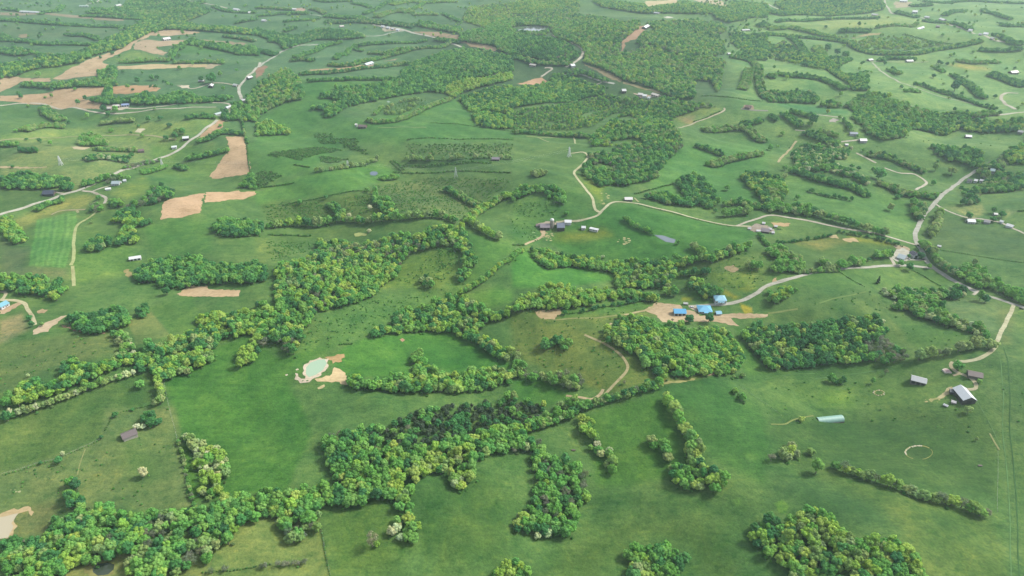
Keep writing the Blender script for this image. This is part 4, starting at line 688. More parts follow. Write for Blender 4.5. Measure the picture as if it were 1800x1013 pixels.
def bark(nt, out):
    g = N(nt, 'ShaderNodeNewGeometry'); n = noise_node(nt, 3, 3, .6, g.outputs['Position']); b = N(nt, 'ShaderNodeBsdfPrincipled'); b.inputs['Roughness'].default_value = .9
    nt.links.new(ramp(nt, n.outputs[0], [(.3, (.06, .05, .04)), (.7, (.16, .14, .12))]), b.inputs['Base Color']); nt.links.new(b.outputs[0], out.inputs[0])
M_BARK = mat('bark', bark)
ICO = None
def crown_arrays(seed, lumps=24, cards=36, size=.125, flat=.88, cz=1.02, kind='round', core=.80, spread=.58):
    """a crown of many leaf clumps: unit radius, centred at cz"""
    global ICO
    if ICO is None:
        bm = bmesh.new(); bmesh.ops.create_icosphere(bm, subdivisions=2, radius=1); ICO = (np.array([v.co[:] for v in bm.verts]), [tuple(v.index for v in f.verts) for f in bm.faces]); bm.free()
    r = np.random.default_rng(seed); V = []; Fc = []; base = 0
    for k in range(lumps):
        if kind == 'cone':
            h = (k + .5) / lumps; ang = k * 2.4 + r.uniform(0, .6); rad = .62 * (1 - h) ** .8; c = np.array([math.cos(ang) * rad * .55, math.sin(ang) * rad * .55, .25 + 2.5 * h]); lr = .12 + .36 * (1 - h)
        else:
            zc = r.uniform(-.7, 1); ang = k * 2.399 + r.uniform(-.5, .5); q = math.sqrt(max(0, 1 - zc * zc)); rr = spread * r.uniform(.75, 1.12)
            c = np.array([q * math.cos(ang) * rr, q * math.sin(ang) * rr, zc * rr * flat + cz]); lr = r.uniform(.22, .38)
            if k == 0: c = np.array([0, 0, cz]); lr = .55
        if core > 0:
            iv, fi = ICO; jv = iv * (lr * core) * (1 + .22 * np.sin(iv[:, [1]] * 7 + k) * np.cos(iv[:, [0]] * 6 + 2 * k)); jv[:, 2] *= flat
            V.append(jv + c); Fc += [tuple(i + base for i in f) for f in fi]; base += len(jv)
        for j in range(cards):
            d = r.normal(size=3); d /= np.linalg.norm(d) + 1e-9
            if d[2] < -.5: d[2] *= -1
            p = c + d * lr * r.uniform(.82, 1.12) * np.array([1, 1, flat])
            nn = d + r.normal(size=3) * .45; nn /= np.linalg.norm(nn); a = np.cross(nn, r.normal(size=3)); a /= np.linalg.norm(a) + 1e-9; b = np.cross(nn, a); s = size * r.uniform(.6, 1.25)
            V.append(np.array([p + a * s * .5, p + b * s * .42, p - a * s * .5, p - b * s * .42])); Fc.append((base, base + 1, base + 2, base + 3)); base += 4
    return np.concatenate(V), Fc
def trunk_mb(seed, h=1.15, limbs=5, r0=.075, crownz=1.25):
    m = MB(); r = random.Random(seed); m.bar((0, 0, -.12), (0, 0, h * .55), r0, 6, r0 * .75).bar((0, 0, h * .55), (.03, .02, h), r0 * .75, 6, r0 * .45)
    for k in range(limbs):
        a = k * 2.4 + r.uniform(-.4, .4); z = h * r.uniform(.45, .9); m.bar((0, 0, z), (math.cos(a) * .5, math.sin(a) * .5, z + r.uniform(.25, .5)), r0 * .42, 4, r0 * .15)
    return m
def raw_mesh(name, V, Fc, mats, split=None):
    me = bpy.data.meshes.new(name); me.from_pydata([tuple(v) for v in V], [], [tuple(f) for f in Fc])
    for m in mats: me.materials.append(m)
    if split is not None:
        mi = np.zeros(len(Fc), np.int32); mi[split:] = 1; me.polygons.foreach_set('material_index', mi)
    me.update(); return me
SHAPE = {'round': dict(), 'tall': dict(flat=1.2, cz=1.3, spread=.56), 'wide': dict(flat=.74, cz=.9, spread=.70)}
CROWN = {}; TRUNK = {}
def variants(kind):
    if kind in ('b',): return [dict(lumps=13, cards=60, size=.10, core=.35, cz=1.2, flat=.9), dict(lumps=12, cards=52, size=.10, core=.3, cz=1.25, flat=1.0), dict(lumps=14, cards=56, size=.11, core=.4, cz=1.1, flat=.8)]
    if kind == 'c': return [dict(lumps=13, cards=40, size=.13, kind='cone', flat=.9)] * 2
    if kind in ('s', 't'): return [dict(lumps=8, cards=40, size=.2, flat=.7, cz=.42, spread=.5), dict(lumps=6, cards=40, size=.22, flat=.62, cz=.36, spread=.6), dict(lumps=9, cards=36, size=.2, flat=.85, cz=.5, spread=.55)]
    return [dict(lumps=26, spread=.64), dict(lumps=30, spread=.70), dict(lumps=24, **SHAPE['tall']), dict(lumps=28, **SHAPE['wide']), dict(lumps=32, spread=.68, flat=.95, cz=1.1), dict(lumps=22, spread=.60), dict(lumps=28, flat=1.05, cz=1.18, spread=.62), dict(lumps=34, **SHAPE['wide'])]
for kind in ('y', 'b', 'c', 's'):
    CROWN[kind] = []; TRUNK[kind] = []
    for i, kw in enumerate(variants(kind)):
        V, Fc = crown_arrays(100 + 17 * i + ord(kind), **kw); CROWN[kind].append(raw_mesh('crown', V, Fc, [M_LEAF]))
        tm = trunk_mb(i, h=2.3 if kind == 'c' else (.5 if kind == 's' else 1.15), limbs=0 if kind == 'c' else (12 if kind == 'b' else 5), r0=.05 if kind in 'sc' else .075)
        TRUNK[kind].append(raw_mesh('trunk', tm.v, tm.f, [M_BARK]))
def kmesh(k): return 'y' if k in 'ygdow' else ('s' if k in 'st' else ('y' if k == 'e' else k))

# planting list: x, y, radius, kind letter, place, size in px
plants = []
RAD = {'e': 3.3, 'y': 4.4, 'g': 4.5, 'd': 4.6, 'o': 4.1, 'b': 3.7, 'w': 3.5, 'c': 3.0, 's': 1.7, 't': 1.15}
BUSH_H = {'s': .5, 't': .3}
def plant_woods():
    yy = 120.0; P_ = []
    while yy < 5200:
        s = 5.7 * (1 + .22 * min(max((yy - 500) / 2000.0, 0), 1.4)); wdt = .80 * (yy * CP + H * SP) + 60; n = int(2 * wdt / s)
        xs = -wdt + (np.arange(n) + .5 * (len(P_) % 2)) * s; P_.append(np.column_stack([xs + RNG.uniform(-.36, .36, n) * s, yy + RNG.uniform(-.36, .36, n) * s, np.full(n, s)])); yy += s * .88
    A = np.concatenate(P_); X, Y, S_ = A.T; Z = height(X, Y)
    px, py, d = to_px(X, Y, Z + 4.6); gx, gy, _ = to_px(X, Y, Z + .8)
    owner = np.full(len(X), -1); tall = np.array([not set(w[1]) <= set('st') for w in WOODS])
    for i, (poly, mix, sp, rs, place) in enumerate(WOODS):
        low = set(mix) <= set('st'); ins = in_poly(gx if low else px, gy if low else py, poly)
        if low: ins &= owner < 0
        else:
            j_ = np.nonzero(ins)[0]
            if len(j_): ins[j_[edge_dist(px[j_], py[j_], poly) < .22 * 4.4 * rs * FPX / d[j_]]] = False
        owner[ins] = i
    for g_ in GAPS: owner[in_poly(px, py, g_)] = -1
    # country beyond the survey's upper edge: woods where the field of noise says so
    wild = ((py < -6) | (px < -8) | (px > 1808) | (py > 1030)) & (sfield(X, Y, 330.0, 31) + .5 * sfield(X, Y, 120.0, 32) > .35); owner[wild & (owner < 0)] = -2
    clump = np.clip(sfield(X, Y, 48.0, 41) * .6 + sfield(X, Y, 170.0, 42) * .6, -1, 1)
    for i in np.nonzero(owner != -1)[0]:
        if owner[i] == -2: mix, sp, rs, place = 'ggdddyo', 1.0, 1.0, ''
        else: _, mix, sp, rs, place = WOODS[owner[i]]
        low = set(mix) <= set('st')
        if low:
            for _ in range(int(RNG.poisson(2.6 / (sp * sp)))):
                k = random.choice(mix); plants.append((X[i] + random.uniform(-.5, .5) * S_[i], Y[i] + random.uniform(-.5, .5) * S_[i], RAD[k] * (S_[i] / 5.7) * random.uniform(.5, 1.35), k, place))
            continue
        if random.random() > 1.0 / (sp * sp): continue
        q_ = (clump[i] * .5 + .5) * .55 + random.random() * .45; k = mix[int(min(max(q_ * 1.3 - .15, 0), .9999) * len(mix))]
        r = RAD[k] * rs * (S_[i] / 5.7) ** .5 * random.uniform(.72, 1.18)
        plants.append((X[i], Y[i], r, k, place))
    # shrubs and saplings that fray the edge of each wood
def plant_hedges():
    for line, mix, w, place, sp in HEDGES:
        a = np.array(line); low = set(mix) <= set('s'); hh = 1.0 if w < 5 else 4.5
        x, y, z = gp(a[:, 0], a[:, 1], hh); c = spline(list(zip(x, y)), 2.0)
        ym = float(y.mean()); width = w / pxm(0, ym)
        if ym > 900: width *= 1.3
        farf = ym > 900; one = width < (9.5 if farf else 15)
        size = width if one else (7.4 if farf else 8.4)
        r0 = min(max(size * .5, .9), 5.4); nrow = 1 if one else max(2, int(round(width / (6.4 if farf else 7.6))))
        seg = np.hypot(*np.diff(c, axis=0).T); tot = seg.sum(); s = np.r_[0, np.cumsum(seg)]; step = r0 * (.85 if w > 4.5 else 1.1) * sp
        for row in range(nrow):
            t = random.uniform(0, step)
            while t < tot:
                j = min(np.searchsorted(s, t), len(c) - 1); dvec = c[min(j + 1, len(c) - 1)] - c[max(j - 1, 0)]; dvec = dvec / (np.hypot(*dvec) + 1e-9); nv = np.array([-dvec[1], dvec[0]])
                off = ((row + .5) / nrow - .5) * width * .9 + random.uniform(-.25, .25) * r0
                k = random.choice(mix); r = r0 * random.uniform(.75, 1.25) * (1 if k != 's' or low else .6)
                if k not in 'st' and r < 1.7: k = 's'
                if k in 'st': r = min(r, 2.3)
                p = c[j] + nv * off; plants.append((p[0], p[1], r, k, place)); t += step * random.uniform(.7, 1.35)
            
plant_woods(); plant_hedges()

# ---------------------------------------------------------------- buildings
def rgbm(name, c, rough=.6, metal=0.0, stripes=0, dirt=.25):
    key = (name, tuple(c), stripes)
    if key in MATS: return MATS[key]
    def f(nt, out):
        tc = N(nt, 'ShaderNodeTexCoord'); n = noise_node(nt, .5, 4, .7, tc.outputs['Object']); rgb = N(nt, 'ShaderNodeRGB'); rgb.outputs[0].default_value = (*lin(c, .56), 1)
        col = mul(nt, rgb.outputs[0], ramp(nt, n.outputs[0], [(.3, (1 - dirt, 1 - dirt, 1 - dirt)), (.65, (1, 1, 1))]))
        b = N(nt, 'ShaderNodeBsdfPrincipled'); b.inputs['Roughness'].default_value = rough; b.inputs['Metallic'].default_value = metal
        if stripes:
            wv = N(nt, 'ShaderNodeTexWave'); wv.inputs['Scale'].default_value = stripes; nt.links.new(tc.outputs['Object'], wv.inputs['Vector'])
            col = mul(nt, col, ramp(nt, wv.outputs['Fac'], [(.0, (.9, .9, .9)), (.3, (1, 1, 1))]))
        nt.links.new(col, b.inputs['Base Color']); nt.links.new(b.outputs[0], out.inputs[0])
    MATS[key] = mat(name, f); return MATS[key]
M_DARK = rgbm('dark_opening', (38, 36, 36)); M_GLASS = rgbm('window_glass', (52, 62, 70), .15); M_TRIM = rgbm('white_trim', (225, 225, 220)); M_DOOR = rgbm('door_paint', (130, 110, 92))
BSITES = []
def building(name, ax, width, wall_h, roof_c, wall_c, label, cat, group=None, pitch=.42, windows=0, chimney=False, porch=None, hip=False, gable_door=True, detail=True, back_c=None, sx=1.0):
    """a gabled building: ax = the two ends of its ridge line as seen in the survey"""
    (x1, y1), (x2, y2) = ax; hm = wall_h
    a = g1(x1, y1, hm); b = g1(x2, y2, hm); cx, cy = (a[0] + b[0]) / 2, (a[1] + b[1]) / 2
    ln = max(math.hypot(b[0] - a[0], b[1] - a[1]), 3.0); ang = math.atan2(b[1] - a[1], b[0] - a[0]); w = width
    z = float(height(cx, cy)); root = empty(name, (cx, cy, z), ang); tag(root, label, cat, group); BSITES.append((cx, cy, max(ln, w) * .55))
    rise = w * .5 * pitch * 1.2; hl = ln / 2; hw = w / 2; wall = rgbm('wall_boards', wall_c, .8, 0, 0); roof = rgbm('metal_roof', roof_c, .42, 0, 1.1, .08)
    m = MB()
    if hip: m.box(-hl, hl, -hw, hw, -2.2, wall_h)
    else: m.prism([(-hw, -2.2), (hw, -2.2), (hw, wall_h), (0, wall_h + rise), (-hw, wall_h)], -hl, hl, lambda p, t: (t, p[0], p[1]))
    wl_ = m.build('wall', wall, root); ov = .55; th = .16; slope = rise / hw
    for sgn in (-1, 1):
        rm = MB(); y0, z0 = sgn * (hw + ov), wall_h - slope * ov + .05; y1_, z1 = 0, wall_h + rise + .05
        if hip:
            q = hw * .8; top = [(-hl - ov, y0, z0), (hl + ov, y0, z0), (hl - q, 0, z1), (-hl + q, 0, z1)]
            low = [(p[0], p[1], p[2] - th) for p in top]; b0 = 0; rm.v = top + low; rm.f = [(0, 1, 2, 3), (7, 6, 5, 4), (0, 4, 5, 1), (1, 5, 6, 2), (2, 6, 7, 3), (3, 7, 4, 0)]
            e = sgn * (hl + ov); rm.v += [(e, -hw - ov, z0), (e, hw + ov, z0), (e - sgn * (q + ov), 0, z1), (e, -hw - ov, z0 - th), (e, hw + ov, z0 - th), (e - sgn * (q + ov), 0, z1 - th)]; rm.f += [(8, 9, 10), (13, 12, 11), (8, 11, 12, 9)]
        else:
            rm.prism([(y0, z0), (y1_, z1), (y1_, z1 + th), (y0, z0 + th)], -hl - ov, hl + ov, lambda p, t: (t, p[0], p[1]))
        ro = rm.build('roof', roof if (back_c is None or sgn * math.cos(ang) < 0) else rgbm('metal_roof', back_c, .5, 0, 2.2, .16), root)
        if chimney and sgn == 1: MB().box(hl * .3, hl * .3 + .8, .3, 1.0, wall_h + rise * .5, wall_h + rise + 1.1).build('chimney', rgbm('brick', (150, 96, 80), .9), ro)
    if detail:
        dz = .03
        for sgn in ((-1, 1) if gable_door else ()):
            dw = min(w * .42, 4.2); dh = wall_h * .86
            MB().box(*sorted((sgn * hl, sgn * (hl + dz))), -dw / 2, dw / 2, 0, dh).build('door', M_DARK if sgn * math.cos(ang + .01) < 0 or wall_h > 3.6 else M_DOOR, root)
        if windows:
            for sgn in (-1, 1):
                for k in range(windows):
                    xc = -hl + ln * (k + .5) / windows
                    wf = MB().box(xc - .75, xc + .75, *sorted((sgn * hw, sgn * (hw + dz))), .9, 2.3).build('window', M_TRIM, root)
                    MB().box(xc - .6, xc + .6, *sorted((sgn * (hw + dz), sgn * (hw + 2 * dz))), 1.05, 2.15).build('pane', M_GLASS, wf)
            xc = hl * .1; MB().box(xc - .5, xc + .5, *sorted((-hw, -hw - dz)), 0, 2.1).build('door', M_DOOR, root)
        elif wall_h > 2.4 and ln > 12:
            for k in range(3):
                xc = -hl + ln * (k + .5) / 3; MB().box(xc - 1.3, xc + 1.3, *sorted((-hw, -hw - dz)), 0, wall_h * .75).build('side_door', M_DARK, root)
    if porch:
        (px0, px1, depth, ph) = porch; m = MB(); y0 = -hw; m.prism([(y0 - .02, ph + .5), (y0 - depth, ph), (y0 - depth, ph + .15), (y0 - .02, ph + .65)], px0 * hl, px1 * hl, lambda p, t: (t, p[0], p[1])); m.build('porch_roof', roof, root)
        for k in range(4):
            xx = px0 * hl + .2 + (px1 - px0) * hl * .97 * k / 3; MB().box(xx - .1, xx + .1, y0 - depth + .1, y0 - depth + .3, -1.5, ph).build('post', M_TRIM, root)
    return root
WHITE = (238, 240, 240); CREAM = (225, 220, 205); GRAYR = (128, 124, 128); WOODC = (92, 80, 72)
B = building
b_ = B('long_barn', ((1687, 682), (1705, 704.5)), 11.5, 4.2, (225, 230, 232), (88, 84, 82), 'long barn with a bright metal roof and dark walls beside the gravel loop', 'barn', pitch=.5)
B('lean_to_shed', ((1670, 686.5), (1679, 687)), 5, 2.6, (130, 132, 134), (60, 58, 58), 'small dark lean-to shed at the back corner of the long bright roofed barn', 'shed')
B('tobacco_barn', ((1601.5, 666), (1629, 667.5)), 8.5, 3.6, (196, 200, 200), (120, 114, 108), 'weathered pale grey roofed barn standing alone in the right pasture', 'barn')
B('old_barn', ((1701, 656), (1726.5, 659)), 8.5, 2.8, (112, 98, 92), (120, 112, 100), 'old barn with a dark brown roof right of the gravel track', 'barn')
B('feed_shed', ((1674, 705.5), (1679.5, 706.5)), 2.8, 1.8, (215, 210, 210), (190, 180, 175), 'tiny pale shed in front of the long bright roofed barn', 'shed', detail=False)
B('feed_shed', ((1660.5, 711.5), (1665, 713)), 2.0, 1.3, (210, 212, 215), (80, 80, 80), 'low feeder with a pale lid left of the tiny pale shed', 'feeder', detail=False)
B('derelict_barn', ((214, 767), (239, 758.5)), 8.5, 3.0, (120, 108, 106), (196, 190, 176), 'weathered barn with a brown grey roof above the white blossom tree pasture', 'barn', pitch=.45)
B('machine_shed', ((1184.5, 547.5), (1205, 546.5)), 9, 3.4, (84, 178, 230), WHITE, 'white farm shed with a vivid blue metal roof on the tan yard', 'shed')
B('farmhouse', ((1227, 542), (1250, 542.5)), 13, 3.2, (110, 188, 224), WHITE, 'wide white farmhouse with a hipped blue roof in the middle of the yard', 'house', hip=True, windows=4, porch=(-.3, .5, 2.5, 2.6), pitch=.35)
B('garden_shed', ((1258.5, 549.5), (1267, 549)), 5.5, 2.2, (120, 186, 214), (210, 215, 218), 'small blue roofed garden shed right of the wide blue roofed farmhouse', 'shed')
B('farmhouse', ((1256, 525), (1275.5, 523)), 11, 4.2, (150, 205, 226), WHITE, 'white house with a light blue roof beside the bend of the gravel road', 'house', windows=4, hip=True, porch=(-.6, .6, 2.2, 2.8), pitch=.45)
B('utility_shed', ((1202, 533), (1208.8, 533.2)), 3, 1.8, (196, 196, 192), (120, 118, 112), 'little low grey shed at the top edge of the tan yard', 'shed', detail=False)
B('dairy_barn', ((949.5, 396.5), (966, 397)), 12, 3.6, (142, 132, 138), (110, 98, 92), 'brown grey roofed barn left of the silo at the middle farm', 'barn')
B('lean_to_shed', ((943, 395), (948.5, 396)), 5, 2.4, (150, 130, 130), (190, 188, 182), 'small shed at the left end of the brown grey roofed barn', 'shed', detail=False)
B('hay_barn', ((979, 396.5), (991.5, 396)), 15, 4.0, (112, 120, 138), (72, 70, 74), 'blue grey roofed barn right of the silo at the middle farm', 'barn')
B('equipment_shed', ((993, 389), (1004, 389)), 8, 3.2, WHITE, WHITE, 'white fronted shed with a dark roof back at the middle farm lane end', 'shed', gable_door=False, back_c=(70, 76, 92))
B('cottage', ((1022.5, 399.5), (1029, 399)), 6, 2.6, (225, 228, 230), WHITE, 'small white cottage below the lane at the middle farm', 'house', windows=2)
B('mobile_home', ((1037.5, 401), (1051.5, 403.5)), 4.5, 2.6, (225, 228, 228), WHITE, 'long white mobile home right of the small white cottage', 'mobile home', pitch=.2, windows=5)
B('roadside_barn', ((1098, 348.5), (1111, 349.5)), 8, 3.2, (232, 230, 226), (110, 104, 100), 'pale roofed barn standing alone on the lane bend above the middle farm', 'barn')
B('farmhouse', ((1604, 443), (1611.5, 449)), 8.5, 4.6, (72, 70, 84), WHITE, 'tall white house with a dark roof at the road junction', 'house', windows=3, chimney=True)
B('metal_garage', ((1580, 449), (1592, 454)), 12, 3, (192, 206, 208), (205, 210, 210), 'pale blue grey garage left of the tall white house at the junction', 'garage')
B('junk_barn', ((1338, 403.5), (1352, 405.5)), 10, 3, (132, 122, 126), (100, 92, 90), 'grey brown barn in the cluttered farmstead on the right', 'barn')
for (x, y, l, lab) in ((1318, 401, 4, 'tiny white shed at the lane end left of the cluttered farmstead'), (1333, 405, 6, 'white trailer shed at the left side of the cluttered farmstead'), (1342.5, 391.5, 4.5, 'pale shed behind the cluttered farmstead'), (1354, 402, 4.5, 'white shed at the right side of the cluttered farmstead'), (1359, 408, 4, 'white shed at the lower right corner of the cluttered farmstead'), (1364, 397, 3.5, 'small white shed below the tan patch of the cluttered farmstead')):
    B('storage_shed', ((x - l / 2, y), (x + l / 2, y + .6)), 4, 2.2, (215, 215, 215), (190, 188, 186), lab, 'shed', detail=False)
FARM = [  # name, ridge ends, width, wall height, roof, wall, label, category
 ('village_house', 1701, 316.5, 1709.5, 317.5, 7, 3, (92, 92, 98), WHITE, 'dark roofed house beside the county road under the big trees on the right', 'house'),
 ('village_house', 1713, 317, 1718.5, 317.5, 7, 3, (235, 236, 234), WHITE, 'bright white roofed building right of the dark roofed roadside house', 'house'),
 ('village_house', 1723, 317, 1729, 317.5, 6, 2.6, (205, 208, 210), WHITE, 'pale grey roofed building among trees right of the bright white roofed one', 'house'),
 ('village_house', 1741, 299, 1749, 299.5, 9, 3.4, (150, 178, 178), (190, 196, 196), 'green grey roofed house hidden among the big trees on the right', 'house'),
 ('farmhouse', 1700, 387.5, 1713, 388.5, 8, 3.2, (214, 220, 222), WHITE, 'white farmhouse below the pale hay meadow on the right', 'house'),
 ('garden_house', 1730, 388.5, 1740, 390, 7, 2.8, (138, 138, 142), (170, 170, 168), 'grey roofed building right of the white farmhouse below the hay meadow', 'shed'),
 ('storage_shed', 1747, 376, 1753, 376, 5, 2.4, (205, 205, 200), (160, 160, 155), 'pale shed behind the dark garden trees below the hay meadow', 'shed'),
 ('storage_shed', 1758.5, 388.5, 1764, 389.8, 5, 2.4, (228, 230, 230), WHITE, 'small white shed along the drive below the hay meadow', 'shed'),
 ('poultry_barn', 1770, 395.5, 1781.5, 397.5, 7, 2.8, (240, 240, 238), WHITE, 'bright white barn at the end of the drive below the hay meadow', 'barn'),
 ('storage_shed', 1648.5, 432, 1654, 432.8, 3.5, 2, (220, 222, 222), (150, 150, 150), 'small white trailer in the meadow right of the junction', 'trailer'),
 ('hill_barn', 1511, 246, 1522.5, 246.5, 9, 3.2, (240, 240, 238), (180, 178, 176), 'white roofed barn on the ridge above the orchard on the right', 'barn'),
 ('farmhouse', 1494, 234, 1507, 235, 8, 3.4, (140, 150, 165), (205, 208, 212), 'blue grey farmhouse above the white roofed ridge barn', 'house'),
 ('storage_shed', 1485.5, 254, 1490.5, 254, 5, 2.5, (225, 222, 220), (170, 168, 165), 'little pale shed at the orchard edge left of the white roofed ridge barn', 'shed'),
 ('meadow_barn', 1697, 239.5, 1707.5, 239.5, 9, 3.4, (238, 240, 238), (70, 68, 66), 'white roofed barn with a dark front alone in the right hand meadow', 'barn'),
 ('storage_shed', 1790, 231, 1799, 232, 9, 3, (170, 175, 172), (130, 128, 122), 'grey roofed shed at the right edge beside the scrubby plot', 'shed'),
 ('roadside_barn', 1311, 187, 1319.5, 188.5, 12, 4, (128, 104, 92), (110, 98, 92), 'brown roofed barn beside the dark road strip right of the wooded hill', 'barn'),
 ('ridge_barn', 1526, 105.5, 1533, 105, 10, 3, (130, 140, 132), (150, 148, 142), 'grey roofed farm building at the top of the long straight lane', 'barn'),
 ('ridge_barn', 1593, 107.5, 1604, 106.8, 9, 3, (230, 230, 225), (190, 188, 180), 'white roofed farm building right of the long straight lane', 'barn'),
 ('ridge_barn', 1776, 126.5, 1787, 127, 12, 4, (136, 112, 104), (110, 100, 92), 'brown roofed barn in the trees near the right edge', 'barn'),
 ('village_house', 1582, 1.5, 1595, 2, 16, 4, (238, 238, 236), WHITE, 'long white roofed hall at the top edge above the far village', 'building'),
 ('village_house', 1604, 20.5, 1613, 20.5, 16, 5, (242, 240, 238), WHITE, 'big white roofed barn at the upper end of the far village road', 'barn'),
 ('village_house', 1626, 30, 1634, 30.5, 12, 4, (232, 232, 228), (170, 168, 160), 'white roofed house second down the far village road', 'house'),
 ('village_house', 1653, 34, 1662, 35, 12, 3.5, (230, 226, 220), (180, 175, 168), 'white roofed house third down the far village road', 'house'),
 ('village_house', 1645.5, 46.5, 1652, 46.3, 10, 3.5, (150, 140, 138), (120, 96, 84), 'dark walled small barn on the yellow meadow by the far village', 'barn'),
 ('village_house', 1612, 49, 1622, 49.5, 10, 3, (198, 204, 204), (190, 190, 188), 'pale grey building in the meadow left of the far village', 'building'),
 ('village_house', 1703, 53, 1709, 53.6, 12, 4, (226, 226, 226), WHITE, 'white house at the middle of the far village road', 'house'),
 ('village_house', 1729, 59, 1737, 60, 14, 4, (240, 240, 240), WHITE, 'brightest white building at the lower end of the far village road', 'building'),
 ('village_house', 1721, 60, 1726, 60.6, 10, 3, (180, 182, 184), (170, 168, 165), 'grey roofed building left of the brightest white village building', 'building'),
 ('village_house', 1742, 67, 1747, 68, 10, 3, (196, 192, 180), (180, 172, 160), 'tan building at the last bend of the far village road', 'building'),
 ('ridge_barn', 1533, 25.5, 1543, 26, 12, 3, (214, 210, 204), (180, 175, 168), 'pale roofed barn at the end of the far hedge on the right', 'barn'),
 ('hill_barn', 1131.5, 49, 1138.5, 46, 12, 4, (244, 244, 244), (60, 56, 54), 'white roofed barn at the top of the brown strip on the wooded hill', 'barn'),
 ('valley_barn', 1002.5, 116, 1009, 114, 12, 3.6, (232, 236, 236), (170, 172, 172), 'white roofed barn at the lower end of the curved valley road', 'barn'),
 ('valley_house', 1093, 159.5, 1100, 158.5, 12, 4, (222, 222, 220), (72, 66, 62), 'dark walled barn with a pale roof in the valley clearing', 'barn'),
 ('valley_house', 1122, 166, 1130, 165.5, 10, 3, (226, 222, 216), (190, 180, 170), 'first pale building of the row in the valley clearing', 'building'),
 ('valley_house', 1130, 168.5, 1137, 167.5, 9, 3, (238, 238, 236), WHITE, 'bright white building at the middle of the row in the valley clearing', 'building'),
 ('valley_house', 1147, 165.8, 1159, 167.5, 9, 3, (226, 214, 204), (190, 180, 170), 'long pinkish roofed building at the right of the row in the valley clearing', 'building'),
 ('valley_house', 1139.5, 171.5, 1143.5, 171.5, 7, 2.6, (225, 232, 228), WHITE, 'small white shed in front of the row in the valley clearing', 'shed'),
 ('far_barn', 1150, 22.8, 1159, 23.2, 10, 3, (205, 208, 204), (170, 170, 165), 'pale shed on the dark green far hilltop', 'shed'),
 ('far_barn', 1304, 52.8, 1317, 53.2, 10, 3, (176, 182, 176), (160, 160, 156), 'grey roofed shed in the bright far meadow right of the wooded hill', 'shed'),
 ('far_barn', 1279, 94, 1283, 94.3, 7, 3, (235, 236, 234), WHITE, 'small white shed at the edge of the meadow right of the wooded hill', 'shed'),
 ('valley_house', 932, 113.6, 942, 114.4, 9, 3, (205, 198, 186), (170, 165, 158), 'pale building in the valley left of the white roofed road barn', 'building'),
 ('far_barn', 461, 36.2, 467, 35.6, 10, 4, (238, 240, 240), (190, 190, 190), 'lone white house in the far green field left of centre', 'house'),
 ('far_barn', 514, 16.6, 520.5, 15.8, 12, 4, (226, 224, 222), (180, 176, 170), 'white building beside the small pink bare field in the far distance', 'building'),
 ('far_barn', 597, 46.5, 604, 46, 10, 3, (222, 212, 204), (170, 160, 150), 'pinkish roofed house behind the far hedge', 'house'),
 ('far_barn', 624.5, 218.8, 627.5, 218.5, 5, 4.5, (236, 232, 226), WHITE, 'tall narrow white house at the hilltop farm left of centre', 'house'),
 ('hilltop_barn', 630.5, 222, 644, 221, 9, 3.6, (122, 108, 102), (110, 96, 88), 'brown barn right of the tall narrow white house', 'barn'),
 ('far_barn', 641, 112.8, 654, 111.2, 12, 3, (216, 228, 226), (180, 190, 188), 'long white building at the end of the thin tan strip', 'building'),
 ('far_barn', 671, 46.2, 676, 46.8, 10, 3, (226, 228, 226), WHITE, 'first white house of the far roadside hamlet', 'house'),
 ('far_barn', 680, 48.2, 685.5, 48.8, 10, 3, (232, 232, 232), WHITE, 'second white house of the far roadside hamlet', 'house'),
 ('far_barn', 689, 50.2, 693, 50.8, 10, 3, (222, 220, 218), (180, 178, 175), 'third house of the far roadside hamlet with a grey wall', 'house'),
 ('far_barn', 697, 52, 702, 52.8, 10, 3, (232, 236, 236), WHITE, 'last white house of the far roadside hamlet by the fork', 'house'),
 ('field_barn', 865, 278.5, 878, 279.2, 8, 3, (140, 132, 138), (112, 104, 102), 'grey brown barn alone in the scrub field right of the pylon', 'barn'),
 ('field_barn', 286.5, 69, 298.5, 68, 14, 4, (242, 238, 234), (200, 196, 192), 'white roofed barn between the far ploughed fields', 'barn'),
 ('lane_barn', 349.5, 142.3, 359, 142, 8, 3, (240, 240, 240), (90, 86, 84), 'small white roofed barn along the far lane', 'barn'),
 ('lane_barn', 369.5, 152.2, 372, 148.2, 9, 4, (244, 244, 244), (56, 52, 50), 'white roofed barn showing its dark open gable on the far lane', 'barn'),
 ('lane_barn', 435, 137.6, 442, 134.4, 8, 3.6, (240, 240, 238), (60, 56, 54), 'white roofed barn beside the county road at the lane mouth', 'barn'),
 ('lane_house', 411, 149, 417, 149.5, 8, 3, (200, 205, 200), (180, 180, 176), 'grey green roofed house at the lane mouth', 'house'),
 ('lane_house', 425.5, 176.3, 435, 175.8, 8, 2.8, (236, 234, 230), (200, 196, 190), 'white building where the county road enters the wood', 'building'),
 ('farmyard_shed', 214, 184.6, 227, 183.4, 8, 3, (150, 168, 205), (200, 204, 214), 'blue grey roofed shed in the pale farmyard', 'shed'),
 ('farmyard_shed', 199, 186.6, 210, 185.6, 8, 3, (224, 218, 208), (190, 184, 176), 'cream roofed shed in the pale farmyard', 'shed'),
 ('farmyard_shed', 189, 190.5, 196, 190, 7, 2.6, (214, 206, 196), (180, 172, 164), 'tan roofed shed between the two round trees of the farmyard', 'shed'),
 ('lane_house', 397, 189, 405, 187.5, 6, 2.6, (232, 236, 236), WHITE, 'small white house at the end of the lower far lane', 'house'),
 ('lane_house', 377.5, 200.2, 389, 199.4, 7, 3, (190, 208, 204), (200, 205, 200), 'pale green roofed house under the trees at the lane end', 'house'),
